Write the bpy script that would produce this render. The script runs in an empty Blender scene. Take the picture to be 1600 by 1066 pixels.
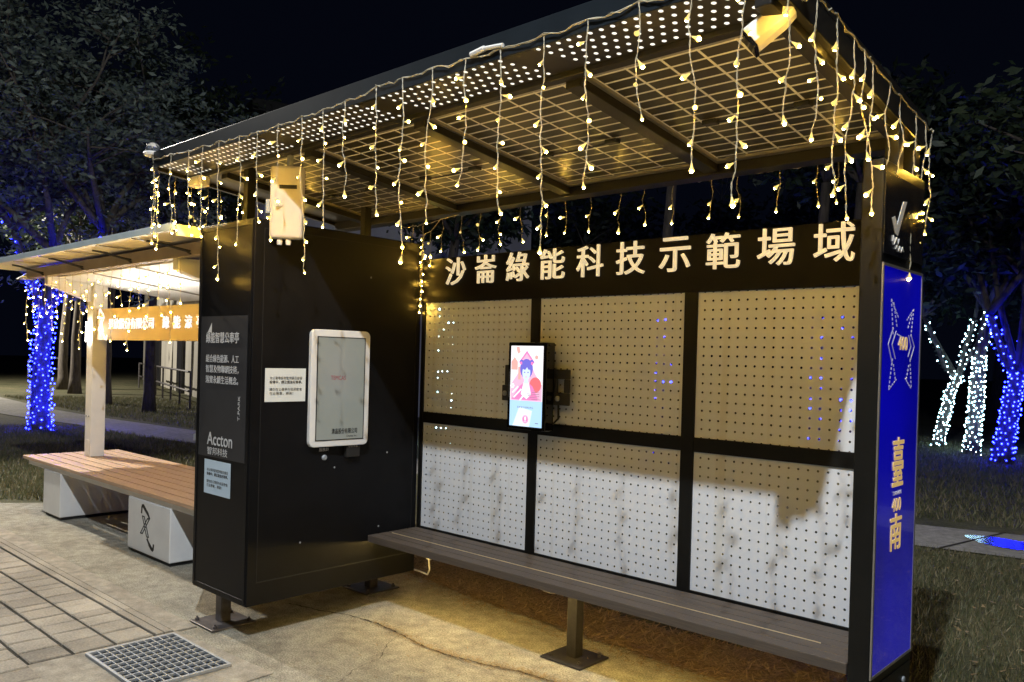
import bpy, bmesh, math, random
import numpy as np
from mathutils import Vector, Matrix, Quaternion
random.seed(7); rng = np.random.default_rng(7)
SC = bpy.context.scene
C = SC.collection
V = Vector
# ------------------------------------------------------------------ camera, sky, lamps' exposure
cam = bpy.data.cameras.new("Camera"); camo = bpy.data.objects.new("Camera", cam); C.objects.link(camo); SC.camera = camo
YAW, PITCH, ROLL, FPX = 0.7454, -0.0085, 0.0275, 1280.0
CAM = V((3.813, -3.3208, 1.5))
_f = V((-math.sin(YAW)*math.cos(PITCH), math.cos(YAW)*math.cos(PITCH), math.sin(PITCH)))
_r = V((math.cos(YAW), math.sin(YAW), 0)); _u = _r.cross(_f)
R_ = math.cos(ROLL)*_r + math.sin(ROLL)*_u; U_ = -math.sin(ROLL)*_r + math.cos(ROLL)*_u
M = Matrix((R_, U_, -_f)).transposed().to_4x4(); M.translation = CAM
camo.matrix_world = M
cam.sensor_width = 36; cam.lens = FPX/1600*36; cam.shift_x = .0011; cam.shift_y = .02477
cam.clip_start = .02; cam.clip_end = 600
W = bpy.data.worlds.new("World"); SC.world = W; W.use_nodes = True
bgn = W.node_tree.nodes['Background']
bgn.inputs['Color'].default_value = (.0012, .0017, .0042, 1); bgn.inputs['Strength'].default_value = 1.0
SC.view_settings.view_transform = 'Standard'; SC.view_settings.look = 'None'; SC.view_settings.exposure = 0.0
SC.view_settings.gamma = 1; SC.view_settings.use_curve_mapping = False
SC.render.engine = 'CYCLES'
SC.cycles.use_denoising = True; SC.cycles.sample_clamp_indirect = 2.5; SC.cycles.sample_clamp_direct = 0
SC.cycles.max_bounces = 6; SC.cycles.diffuse_bounces = 3; SC.cycles.glossy_bounces = 3; SC.cycles.transparent_max_bounces = 16
SC.cycles.use_light_tree = True; SC.cycles.caustics_reflective = False; SC.cycles.caustics_refractive = False
LAMP_NEAR = V((3.56, -3.8, 6.15)); LAMP_NEAR_W = 1850
LAMP_FAR = V((-9.0, -1.4, 6.5)); LAMP_FAR_W = 3600
BULB_L = 500.0; BLUE_L = 120.0; WHITE_L = 30.0

# ------------------------------------------------------------------ helpers
def rl(o):
    p = V((0, 0, 0))
    while o is not None: p = p + o.location; o = o.parent
    return p
class MB:
    def __init__(s): s.v = []; s.f = []; s.m = []
    def add(s, vs, fs, mi=0):
        n = len(s.v); s.v += [tuple(p) for p in vs]; s.f += [tuple(i+n for i in q) for q in fs]; s.m += [mi]*len(fs)
    def box(s, x0, x1, y0, y1, z0, z1, mi=0, T=None):
        vs = [V((x, y, z)) for z in (z0, z1) for y in (y0, y1) for x in (x0, x1)]
        if T: vs = [T @ v for v in vs]
        s.add(vs, [(0,2,3,1),(4,5,7,6),(0,1,5,4),(2,6,7,3),(0,4,6,2),(1,3,7,5)], mi); return s
    def bar(s, a, b, w, h=None, up=V((0, 0, 1)), mi=0):
        a = V(a); b = V(b); h = h or w; d = (b-a).normalized()
        if abs(d.dot(up)) > .98: up = V((0, 1, 0))
        x = d.cross(up).normalized(); y = x.cross(d)
        vs = [p+x*i*w/2+y*j*h/2 for p in (a, b) for i, j in ((-1,-1),(1,-1),(1,1),(-1,1))]
        s.add(vs, [(3,2,1,0),(4,5,6,7),(0,1,5,4),(1,2,6,5),(2,3,7,6),(3,0,4,7)], mi); return s
    def tube(s, pts, r, n=6, mi=0, cap=True):
        pts = [V(p) for p in pts]; rs = r if isinstance(r, (list, tuple)) else [r]*len(pts)
        rings = []; prev = None
        for i, p in enumerate(pts):
            d = (pts[min(i+1, len(pts)-1)]-pts[max(i-1, 0)]).normalized()
            if prev is None:
                x = d.cross(V((0, 0, 1)) if abs(d.z) < .9 else V((1, 0, 0))).normalized()
            else:
                x = prev - d*prev.dot(d)
                x = x.normalized() if x.length > 1e-6 else d.orthogonal().normalized()
            prev = x; y = d.cross(x)
            rings.append([p+(x*math.cos(2*math.pi*k/n)+y*math.sin(2*math.pi*k/n))*rs[i] for k in range(n)])
        vs = [q for g in rings for q in g]; fs = []
        for i in range(len(pts)-1):
            for k in range(n): fs.append((i*n+k, i*n+(k+1) % n, (i+1)*n+(k+1) % n, (i+1)*n+k))
        if cap: fs.append(tuple(reversed(range(n)))); fs.append(tuple((len(pts)-1)*n+k for k in range(n)))
        s.add(vs, fs, mi); return s
    def lathe(s, prof, o=(0, 0, 0), ax=V((0, 0, 1)), n=12, mi=0):
        ax = V(ax).normalized(); x = ax.orthogonal().normalized(); y = ax.cross(x); o = V(o); vs = []; fs = []
        for r, h in prof:
            for k in range(n):
                a = 2*math.pi*k/n; vs.append(o+ax*h+(x*math.cos(a)+y*math.sin(a))*r)
        for i in range(len(prof)-1):
            for k in range(n): fs.append((i*n+k, i*n+(k+1) % n, (i+1)*n+(k+1) % n, (i+1)*n+k))
        fs.append(tuple(reversed(range(n)))); fs.append(tuple((len(prof)-1)*n+k for k in range(n)))
        s.add(vs, fs, mi); return s
    def poly(s, pts, ext, mi=0):            # prism: planar outline pushed along ext
        n = len(pts); pts = [V(p) for p in pts]; ext = V(ext)
        s.add(pts+[p+ext for p in pts], [tuple(reversed(range(n))), tuple(range(n, 2*n))]+[(i, (i+1) % n, n+(i+1) % n, n+i) for i in range(n)], mi); return s
    def sphere(s, c, r, nu=10, nv=6, mi=0, sc=(1, 1, 1)):
        prof = [(max(1e-4, r*math.sin(math.pi*i/nv)), -r*math.cos(math.pi*i/nv)) for i in range(nv+1)]
        k = len(s.v); s.lathe(prof, (0, 0, 0), V((0, 0, 1)), nu, mi)
        for i in range(k, len(s.v)): p = s.v[i]; s.v[i] = (p[0]*sc[0]+c[0], p[1]*sc[1]+c[1], p[2]*sc[2]+c[2])
        return s
    def build(s, name, mats, parent=None, bevel=0, smooth=False, seg=2):
        o = rl(parent) if parent is not None else V((0, 0, 0))
        me = bpy.data.meshes.new(name); me.from_pydata([(a-o.x, b-o.y, c-o.z) for a, b, c in s.v], [], s.f)
        mats = mats if isinstance(mats, (list, tuple)) else [mats]
        for m in mats: me.materials.append(m)
        if len(mats) > 1: me.polygons.foreach_set('material_index', s.m)
        if smooth: me.polygons.foreach_set('use_smooth', [True]*len(me.polygons))
        me.validate(); me.update()
        ob = bpy.data.objects.new(name, me); C.objects.link(ob)
        if parent is not None: ob.parent = parent
        if bevel:
            md = ob.modifiers.new('Bevel', 'BEVEL'); md.width = bevel; md.segments = seg; md.limit_method = 'ANGLE'; md.angle_limit = .6
        return ob
def np_mesh(name, verts, faces, mat, parent=None):
    me = bpy.data.meshes.new(name); nv = len(verts); k = faces.shape[1]; nf = len(faces)
    o = rl(parent) if parent is not None else V((0, 0, 0))
    verts = np.asarray(verts, dtype=np.float32) - np.array(o, dtype=np.float32)
    me.vertices.add(nv); me.vertices.foreach_set('co', verts.ravel())
    me.loops.add(nf*k); me.loops.foreach_set('vertex_index', np.asarray(faces, dtype=np.int32).ravel())
    me.polygons.add(nf); me.polygons.foreach_set('loop_start', np.arange(0, nf*k, k, dtype=np.int32))
    me.polygons.foreach_set('loop_total', np.full(nf, k, dtype=np.int32))
    me.materials.append(mat); me.update(calc_edges=True); me.validate()
    ob = bpy.data.objects.new(name, me); C.objects.link(ob)
    if parent is not None: ob.parent = parent
    return ob
def tag(o, label, cat=None, group=None, kind=None):
    if label: o['label'] = label
    if cat: o['category'] = cat
    if group: o['group'] = group
    if kind: o['kind'] = kind
    return o
def thing(name, label, cat, loc=(0, 0, 0), group=None):
    o = bpy.data.objects.new(name, None); o.empty_display_size = .1; C.objects.link(o); o.location = loc
    return tag(o, label, cat, group)
def struct(o): o['kind'] = 'structure'; return o

# ------------------------------------------------------------------ materials
def newmat(name):
    m = bpy.data.materials.new(name); m.use_nodes = True; nt = m.node_tree
    return m, nt, nt.nodes['Principled BSDF']
def N(nt, t, **kw):
    n = nt.nodes.new(t)
    for k, v in kw.items():
        if k in n.inputs: n.inputs[k].default_value = v
        else: setattr(n, k, v)
    return n
def L(nt, a, b): nt.links.new(a, b)
def mat(name, c1, c2=None, rough=.5, metal=0, scale=8, bump=0, bscale=60, spec=.5, coat=0, stretch=None, rvar=0, detail=5):
    m, nt, b = newmat(name)
    b.inputs['Roughness'].default_value = rough; b.inputs['Metallic'].default_value = metal
    b.inputs['Specular IOR Level'].default_value = spec; b.inputs['Coat Weight'].default_value = coat; b.inputs['Coat Roughness'].default_value = .06
    tc = N(nt, 'ShaderNodeTexCoord'); mp = N(nt, 'ShaderNodeMapping'); L(nt, tc.outputs['Object'], mp.inputs['Vector'])
    if stretch: mp.inputs['Scale'].default_value = stretch
    nz = N(nt, 'ShaderNodeTexNoise', Scale=scale, Detail=detail, Roughness=.62); L(nt, mp.outputs[0], nz.inputs['Vector'])
    mx = N(nt, 'ShaderNodeMix', data_type='RGBA')
    c2 = c2 or tuple(x*.8 for x in c1)
    mx.inputs[6].default_value = (*c1, 1); mx.inputs[7].default_value = (*c2, 1)
    rp = N(nt, 'ShaderNodeMapRange'); rp.inputs[1].default_value = .35; rp.inputs[2].default_value = .65; L(nt, nz.outputs['Fac'], rp.inputs[0])
    L(nt, rp.outputs[0], mx.inputs[0]); L(nt, mx.outputs[2], b.inputs['Base Color'])
    if rvar:
        r2 = N(nt, 'ShaderNodeMapRange'); r2.inputs[3].default_value = rough-rvar; r2.inputs[4].default_value = rough+rvar
        L(nt, nz.outputs['Fac'], r2.inputs[0]); L(nt, r2.outputs[0], b.inputs['Roughness'])
    if bump:
        n2 = N(nt, 'ShaderNodeTexNoise', Scale=bscale, Detail=4); L(nt, mp.outputs[0], n2.inputs['Vector'])
        bp = N(nt, 'ShaderNodeBump', Strength=bump, Distance=.01); L(nt, n2.outputs['Fac'], bp.inputs['Height']); L(nt, bp.outputs[0], b.inputs['Normal'])
    return m
def emit(name, col, strength, base=None, rough=.4):
    m, nt, b = newmat(name)
    b.inputs['Base Color'].default_value = (*(base or col), 1); b.inputs['Roughness'].default_value = rough
    b.inputs['Emission Color'].default_value = (*col, 1); b.inputs['Emission Strength'].default_value = strength
    return m
black = mat('black_powder_coat', (.004, .004, .0045), (.006, .006, .007), spec=.14, rough=.45, scale=3, rvar=.08, bump=.04, bscale=300)
black_frame = mat('black_frame_paint', (.0045, .0045, .0042), (.007, .007, .0065), spec=.25, rough=.45, scale=5, bump=.03, bscale=200)
dark_roof = mat('dark_roof_steel', (.014, .0125, .011), (.01, .009, .008), spec=.3, rough=.45, scale=4)
soffit = mat('soffit_plate', (.022, .02, .017), (.016, .014, .012), spec=.3, rough=.4, scale=4)
alu = mat('anodised_aluminium', (.42, .39, .35), (.33, .31, .28), rough=.35, metal=.7, scale=10)
fascia_m = mat('grey_blue_fascia', (.012, .016, .02), (.009, .012, .015), spec=.25, rough=.35, scale=5)
white_paint = mat('white_powder_coat', (.74, .74, .73), (.66, .66, .66), rough=.4, scale=4)
white_plastic = mat('white_plastic', (.72, .70, .66), (.64, .62, .58), rough=.42, scale=14)
cream_letter = emit('cream_glow_letter', (1, .80, .48), .58, (.8, .76, .66), rough=.22)  # weak glow added to brighten the letters
white_ink = mat('white_ink', (.62, .62, .62), (.56, .56, .56), rough=.6, scale=20)
black_ink = mat('black_ink', (.012, .012, .012), rough=.6)
grey_ink = mat('grey_ink', (.08, .08, .08), rough=.6)
red_ink = mat('red_ink', (.35, .06, .08), rough=.6)
gold_ink = emit('gold_backlit_ink', (.95, .62, .2), .42, (.7, .5, .2))
pale_ink = emit('pale_backlit_ink', (.7, .62, .8), .22, (.4, .4, .4))
paper = mat('paper', (.72, .74, .72), (.66, .69, .67), rough=.75, scale=6)
wpc = mat('wpc_slat', (.095, .075, .06), (.06, .048, .04), rough=.6, scale=6, stretch=(1.2, 40, 40), bump=.25, bscale=14)
wood = mat('bench_wood', (.56, .39, .26), (.42, .27, .17), rough=.5, scale=5, stretch=(1.5, 30, 30), bump=.2, bscale=14)
brass = mat('brass_trim', (.85, .7, .42), rough=.35, metal=.4)
steel = mat('dull_steel', (.13, .12, .125), (.08, .07, .07), rough=.45, metal=.55, scale=18, bump=.1, bscale=80)
galv = mat('galvanised_steel', (.36, .38, .41), (.26, .28, .3), rough=.6, metal=.35, scale=25, bump=.1)
rubber = mat('black_rubber', (.015, .015, .015), rough=.55)
wire_m = mat('white_wire', (.5, .45, .33), (.4, .36, .26), rough=.45, scale=30)
glass_dark = mat('black_glass', (.006, .006, .007), rough=.06)
beige_board = mat('beige_board', (.74, .57, .33), (.68, .52, .29), rough=.5, scale=4)
bark = mat('bark', (.085, .065, .05), (.035, .028, .022), rough=.9, scale=7, stretch=(3, 3, .6), bump=.6, bscale=18)
bark_pale = mat('pale_bark', (.16, .135, .11), (.08, .066, .055), rough=.9, scale=7, stretch=(3, 3, .6), bump=.5, bscale=18)
wall_pale = mat('pale_metal_cladding', (.42, .39, .33), (.3, .28, .24), rough=.6, scale=1.5, stretch=(1, 1, .2))

def leafmat(name, c1, c2, c3):
    m, nt, b = newmat(name); b.inputs['Roughness'].default_value = .55
    g = N(nt, 'ShaderNodeNewGeometry'); cr = N(nt, 'ShaderNodeValToRGB'); L(nt, g.outputs['Random Per Island'], cr.inputs[0])
    e = cr.color_ramp.elements; e[0].color = (*c1, 1); e[1].color = (*c3, 1); k = cr.color_ramp.elements.new(.5); k.color = (*c2, 1)
    L(nt, cr.outputs[0], b.inputs['Base Color'])
    tr = N(nt, 'ShaderNodeBsdfTranslucent'); L(nt, cr.outputs[0], tr.inputs[0]); ms = N(nt, 'ShaderNodeMixShader'); ms.inputs[0].default_value = .3
    out = nt.nodes['Material Output']; L(nt, b.outputs[0], ms.inputs[1]); L(nt, tr.outputs[0], ms.inputs[2]); L(nt, ms.outputs[0], out.inputs[0])
    return m
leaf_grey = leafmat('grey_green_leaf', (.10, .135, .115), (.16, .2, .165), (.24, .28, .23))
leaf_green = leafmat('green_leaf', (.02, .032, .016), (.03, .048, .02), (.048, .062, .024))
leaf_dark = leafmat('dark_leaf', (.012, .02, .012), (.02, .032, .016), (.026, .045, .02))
blade_m = leafmat('grass_blade', (.075, .095, .04), (.14, .135, .065), (.24, .2, .115))
straw_m = leafmat('dry_straw', (.17, .115, .055), (.30, .205, .10), (.46, .34, .19))

# perforated white panel: real see-through holes (transparent where the hole mask is on) and faint vertical strand shadows painted into the white
def perforated():
    m, nt, b = newmat('perforated_white_sheet')
    b.inputs['Roughness'].default_value = .42
    tc = N(nt, 'ShaderNodeTexCoord'); sp = N(nt, 'ShaderNodeSeparateXYZ'); L(nt, tc.outputs['UV'], sp.inputs[0])
    def cell(o):
        d = N(nt, 'ShaderNodeMath', operation='DIVIDE'); d.inputs[1].default_value = .0415; L(nt, o, d.inputs[0])
        fr = N(nt, 'ShaderNodeMath', operation='FRACT'); L(nt, d.outputs[0], fr.inputs[0])
        s_ = N(nt, 'ShaderNodeMath', operation='SUBTRACT'); s_.inputs[1].default_value = .5; L(nt, fr.outputs[0], s_.inputs[0])
        p = N(nt, 'ShaderNodeMath', operation='POWER'); p.inputs[1].default_value = 2; L(nt, s_.outputs[0], p.inputs[0]); return p
    a = cell(sp.outputs[0]); c = cell(sp.outputs[1])
    ad = N(nt, 'ShaderNodeMath', operation='ADD'); L(nt, a.outputs[0], ad.inputs[0]); L(nt, c.outputs[0], ad.inputs[1])
    ls = N(nt, 'ShaderNodeMath', operation='LESS_THAN'); ls.inputs[1].default_value = .0145; L(nt, ad.outputs[0], ls.inputs[0])
    mp = N(nt, 'ShaderNodeMapping'); mp.inputs['Scale'].default_value = (11, 11, .14); L(nt, tc.outputs['Object'], mp.inputs[0])
    nz = N(nt, 'ShaderNodeTexNoise', Scale=1.5, Detail=3, Roughness=.5); L(nt, mp.outputs[0], nz.inputs['Vector'])
    cr = N(nt, 'ShaderNodeValToRGB'); L(nt, nz.outputs['Fac'], cr.inputs[0])
    e = cr.color_ramp.elements; e[0].position = .3; e[0].color = (.58, .59, .59, 1); e[1].position = .41; e[1].color = (.64, .67, .72, 1)
    L(nt, cr.outputs[0], b.inputs['Base Color'])
    t = N(nt, 'ShaderNodeBsdfTransparent'); ms = N(nt, 'ShaderNodeMixShader')
    L(nt, ls.outputs[0], ms.inputs[0]); L(nt, b.outputs[0], ms.inputs[1]); L(nt, t.outputs[0], ms.inputs[2])
    L(nt, ms.outputs[0], nt.nodes['Material Output'].inputs[0])
    return m
perf_m = perforated()
# solar cell back: dark cells between pale ribbons
def cells():
    m, nt, b = newmat('solar_cell_underside'); b.inputs['Roughness'].default_value = .3
    tc = N(nt, 'ShaderNodeTexCoord'); sp = N(nt, 'ShaderNodeSeparateXYZ'); L(nt, tc.outputs['UV'], sp.inputs[0])
    def line(o, pitch, w):
        d = N(nt, 'ShaderNodeMath', operation='DIVIDE'); d.inputs[1].default_value = pitch; L(nt, o, d.inputs[0])
        fr = N(nt, 'ShaderNodeMath', operation='FRACT'); L(nt, d.outputs[0], fr.inputs[0])
        c = N(nt, 'ShaderNodeMath', operation='LESS_THAN'); c.inputs[1].default_value = w/pitch; L(nt, fr.outputs[0], c.inputs[0]); return c
    a = line(sp.outputs[0], .1433, .0105); c = line(sp.outputs[1], .0655, .0105)
    mxm = N(nt, 'ShaderNodeMath', operation='MAXIMUM'); L(nt, a.outputs[0], mxm.inputs[0]); L(nt, c.outputs[0], mxm.inputs[1])
    mx = N(nt, 'ShaderNodeMix', data_type='RGBA'); mx.inputs[6].default_value = (.04, .034, .02, 1); mx.inputs[7].default_value = (.84, .79, .66, 1)
    b.inputs['Specular IOR Level'].default_value = .3
    L(nt, mxm.outputs[0], mx.inputs[0]); L(nt, mx.outputs[2], b.inputs['Base Color']); return m
cell_m = cells()
def dots():
    m, nt, b = newmat('lit_perforated_strip'); b.inputs['Base Color'].default_value = (.018, .016, .014, 1); b.inputs['Roughness'].default_value = .45
    tc = N(nt, 'ShaderNodeTexCoord'); sp = N(nt, 'ShaderNodeSeparateXYZ'); L(nt, tc.outputs['UV'], sp.inputs[0])
    def fr(o):
        f = N(nt, 'ShaderNodeMath', operation='FRACT'); L(nt, o, f.inputs[0]); q = N(nt, 'ShaderNodeMath', operation='SUBTRACT'); q.inputs[1].default_value = .5; L(nt, f.outputs[0], q.inputs[0]); return q.outputs[0]
    def ml(o, k): q = N(nt, 'ShaderNodeMath', operation='MULTIPLY'); q.inputs[1].default_value = k; L(nt, o, q.inputs[0]); return q.outputs[0]
    fu, fv = fr(sp.outputs[0]), fr(sp.outputs[1])
    ax_ = N(nt, 'ShaderNodeMath', operation='ADD'); L(nt, ml(fu, .0449), ax_.inputs[0]); L(nt, ml(fv, .0225), ax_.inputs[1])
    cb_ = N(nt, 'ShaderNodeCombineXYZ'); L(nt, ax_.outputs[0], cb_.inputs[0]); L(nt, ml(fv, .0408), cb_.inputs[1])
    ln = N(nt, 'ShaderNodeVectorMath', operation='LENGTH'); L(nt, cb_.outputs[0], ln.inputs[0])
    ls = N(nt, 'ShaderNodeMath', operation='LESS_THAN'); ls.inputs[1].default_value = .0082; L(nt, ln.outputs['Value'], ls.inputs[0])
    b.inputs['Emission Color'].default_value = (1, .95, .82, 1); L(nt, ml(ls.outputs[0], 1.3), b.inputs['Emission Strength'])
    return m
dots_m = dots()
def ground_mat(name, cols, scale, bump, rough=.9, fine=160, wet=None, speck=.5):
    m, nt, b = newmat(name); b.inputs['Roughness'].default_value = rough; b.inputs['Specular IOR Level'].default_value = .3
    tc = N(nt, 'ShaderNodeTexCoord')
    n1 = N(nt, 'ShaderNodeTexNoise', Scale=scale, Detail=8, Roughness=.65); L(nt, tc.outputs['Object'], n1.inputs['Vector'])
    cr = N(nt, 'ShaderNodeValToRGB'); L(nt, n1.outputs['Fac'], cr.inputs[0]); e = cr.color_ramp.elements
    e[0].position = .3; e[0].color = (*cols[0], 1); e[1].position = .7; e[1].color = (*cols[-1], 1)
    for i, c in enumerate(cols[1:-1]): k = e.new(.3+.4*(i+1)/(len(cols)-1)); k.color = (*c, 1)
    n2 = N(nt, 'ShaderNodeTexNoise', Scale=fine, Detail=3, Roughness=.7); L(nt, tc.outputs['Object'], n2.inputs['Vector'])
    mr = N(nt, 'ShaderNodeMapRange'); mr.inputs[1].default_value = .3; mr.inputs[2].default_value = .7; mr.inputs[3].default_value = 1-speck; mr.inputs[4].default_value = 1+speck
    L(nt, n2.outputs['Fac'], mr.inputs[0])
    mu = N(nt, 'ShaderNodeMix', data_type='RGBA', blend_type='MULTIPLY'); mu.inputs[0].default_value = 1
    n3 = N(nt, 'ShaderNodeTexNoise', Scale=13, Detail=5, Roughness=.6); L(nt, tc.outputs['Object'], n3.inputs['Vector'])
    m3 = N(nt, 'ShaderNodeMapRange'); m3.inputs[1].default_value = .3; m3.inputs[2].default_value = .7; m3.inputs[3].default_value = .72; m3.inputs[4].default_value = 1.25; L(nt, n3.outputs['Fac'], m3.inputs[0])
    mm = N(nt, 'ShaderNodeMath', operation='MULTIPLY'); L(nt, mr.outputs[0], mm.inputs[0]); L(nt, m3.outputs[0], mm.inputs[1])
    cmb = N(nt, 'ShaderNodeCombineColor'); [L(nt, mm.outputs[0], cmb.inputs[i]) for i in range(3)]
    L(nt, cr.outputs[0], mu.inputs[6]); L(nt, cmb.outputs[0], mu.inputs[7]); L(nt, mu.outputs[2], b.inputs['Base Color'])
    bp = N(nt, 'ShaderNodeBump', Strength=bump, Distance=.02); L(nt, n2.outputs['Fac'], bp.inputs['Height']); L(nt, bp.outputs[0], b.inputs['Normal'])
    return m
lawn_m = ground_mat('lawn_soil', [(.045, .047, .022), (.08, .078, .04), (.12, .1, .056)], 1.1, .6, fine=45)
conc_m = ground_mat('old_concrete', [(.245, .23, .185), (.345, .325, .265), (.42, .40, .33)], 2.4, .8, fine=120, speck=.6)
collar_m = ground_mat('smooth_concrete', [(.22, .2, .165), (.29, .265, .22), (.34, .315, .26)], 3.5, .25, fine=140, speck=.25)
path_m = ground_mat('path_concrete', [(.22, .21, .19), (.3, .285, .26)], 1.5, .2, fine=60, speck=.2)
dirt_m = ground_mat('leaf_litter_soil', [(.085, .06, .033), (.18, .125, .066), (.25, .18, .1)], 9, .8, fine=120)
joint_m = ground_mat('joint_sand', [(.035, .03, .023), (.055, .046, .035)], 9, .4)
def paver_mat():
    m, nt, b = newmat('paver_block'); b.inputs['Roughness'].default_value = .85; b.inputs['Specular IOR Level'].default_value = .3
    g = N(nt, 'ShaderNodeNewGeometry'); cr = N(nt, 'ShaderNodeValToRGB'); L(nt, g.outputs['Random Per Island'], cr.inputs[0])
    e = cr.color_ramp.elements; e[0].color = (.26, .235, .195, 1); e[1].color = (.38, .345, .285, 1)
    tc = N(nt, 'ShaderNodeTexCoord'); n2 = N(nt, 'ShaderNodeTexNoise', Scale=90, Detail=4, Roughness=.7); L(nt, tc.outputs['Object'], n2.inputs['Vector'])
    n3 = N(nt, 'ShaderNodeTexNoise', Scale=2.2, Detail=5); L(nt, tc.outputs['Object'], n3.inputs['Vector'])
    ad = N(nt, 'ShaderNodeMath', operation='ADD'); L(nt, n2.outputs['Fac'], ad.inputs[0]); L(nt, n3.outputs['Fac'], ad.inputs[1])
    mr = N(nt, 'ShaderNodeMapRange'); mr.inputs[1].default_value = .7; mr.inputs[2].default_value = 1.3; mr.inputs[3].default_value = .55; mr.inputs[4].default_value = 1.35; L(nt, ad.outputs[0], mr.inputs[0])
    cmb = N(nt, 'ShaderNodeCombineColor'); [L(nt, mr.outputs[0], cmb.inputs[i]) for i in range(3)]
    mu = N(nt, 'ShaderNodeMix', data_type='RGBA', blend_type='MULTIPLY'); mu.inputs[0].default_value = 1
    L(nt, cr.outputs[0], mu.inputs[6]); L(nt, cmb.outputs[0], mu.inputs[7]); L(nt, mu.outputs[2], b.inputs['Base Color'])
    bp = N(nt, 'ShaderNodeBump', Strength=.5, Distance=.01); L(nt, n2.outputs['Fac'], bp.inputs['Height']); L(nt, bp.outputs[0], b.inputs['Normal'])
    return m
paver_m = paver_mat()
# lights' own surfaces
led_core = emit('warm_led_core', (1, .57, .07), BULB_L, (0, 0, 0))
led_cap = emit('warm_led_cap', (1, .74, .2), 1.25, (.02, .015, .003))
blue_core = emit('blue_led', (.0058, .009, 1), BLUE_L, (0, 0, 0)); white_core = emit('white_led', (.5, .85, 1), WHITE_L, (0, 0, 0))
dot_light = emit('roof_light_dot', (1, .95, .82), 1.6)
lamp_face = emit('street_lamp_lens', (1, .97, .92), 30)
tube_light = emit('tube_light', (1, .95, .85), 42)
blue_back = emit('blue_backlit_film', (.003, .0008, 1), .32, (.01, .01, .25), rough=.12)
_nt = blue_back.node_tree; _b = _nt.nodes['Principled BSDF']; _b.inputs['Coat Weight'].default_value = .6
_tc = N(_nt, 'ShaderNodeTexCoord'); _nz = N(_nt, 'ShaderNodeTexNoise', Scale=1.7, Detail=2); L(_nt, _tc.outputs['Object'], _nz.inputs['Vector'])
_mr = N(_nt, 'ShaderNodeMapRange'); _mr.inputs[1].default_value = .3; _mr.inputs[2].default_value = .7; _mr.inputs[3].default_value = .14; _mr.inputs[4].default_value = .36
L(_nt, _nz.outputs['Fac'], _mr.inputs[0]); L(_nt, _mr.outputs[0], _b.inputs['Emission Strength'])
pylon_gloss = mat('gloss_black_sheet', (.01, .01, .011), (.016, .015, .015), rough=.2, scale=2, spec=.8, coat=.5)

# ------------------------------------------------------------------ lettering
def text_obj(s, size, o, right, up, mats, parent, name, ext=.0015, width=None, bold=0, align='LEFT', label=None):
    cu = bpy.data.curves.new(name, 'FONT'); cu.body = s; cu.size = 1; cu.extrude = 0; cu.resolution_u = 3; cu.align_x = align
    cu.space_line = 1.15; cu.extrude = .01
    tmp = bpy.data.objects.new(name, cu); C.objects.link(tmp)
    dg = bpy.context.evaluated_depsgraph_get(); dg.update()
    me = bpy.data.meshes.new_from_object(tmp.evaluated_get(dg)); bpy.data.objects.remove(tmp)
    co = np.empty(len(me.vertices)*3, dtype=np.float32); me.vertices.foreach_get('co', co); co = co.reshape(-1, 3)
    if len(co) == 0: print('EMPTY TEXT', s); return None
    lo = co.min(0); hi = co.max(0)
    sy = size/(hi[1]-lo[1]); sx = (width/(hi[0]-lo[0])) if width else sy
    right = np.array(V(right).normalized()); up = np.array(V(up).normalized()); nrm = np.cross(right, up)
    x = (co[:, 0]-lo[0])*sx; y = (co[:, 1]-lo[1])*sy; z = (co[:, 2]+.01)/.02*ext+.0008
    P = np.array(V(o)) + x[:, None]*right + y[:, None]*up + z[:, None]*nrm
    P = P - np.array(rl(parent)) if parent is not None else P
    me.vertices.foreach_set('co', P.astype(np.float32).ravel()); me.materials.clear(); me.materials.append(mats); me.update()
    if bold:
        bm = bmesh.new(); b = bold*size
        for i, (dx, dy) in enumerate([(b, 0), (-b, 0), (0, b), (0, -b), (0, 0)]):
            n0 = len(bm.verts); bm.from_mesh(me); bm.verts.ensure_lookup_table()
            dv_ = V(right)*dx + V(up)*dy + V(nrm)*(.00006*i)
            for v in bm.verts[n0:]: v.co += dv_
        bm.to_mesh(me); bm.free()
    ob = bpy.data.objects.new(name, me); C.objects.link(ob)
    if parent is not None: ob.parent = parent
    if label: ob['label'] = label
    return ob

# ------------------------------------------------------------------ ground
def sheet(name, pts, z, m, sub=0):
    mb = MB(); mb.add([(x, y, z) for x, y in pts], [tuple(range(len(pts)))]); o = mb.build(name, m); return struct(o)
ZC = .0
sheet('lawn_ground', [(-140, -60), (120, -60), (120, 160), (-140, 160)], -.024, lawn_m)
sheet('concrete_pad', [(-7.5, -1.192), (-.41, -1.192), (-.41, -1.302), (.42, -1.302), (.42, -6), (9, -6), (9, -1.2), (3.02, -1.0), (3.0, .36), (1.4, .33), (.2, .36), (-1.5, .5), (-2.5, .3), (-4.55, .2), (-4.75, -.5), (-5.0, -.86), (-5.8, -.95), (-7.5, -.93)], 0, conc_m)
sheet('leaf_litter_strip', [(-1.6, .5), (-.4, .42), (.3, .3), (1.0, .29), (1.9, .27), (2.9, .28), (3.3, .34), (3.2, .75), (2.2, .8), (1.2, .6), (.3, .66), (-.5, .72), (-1.6, .85)], .004, dirt_m)
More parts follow.
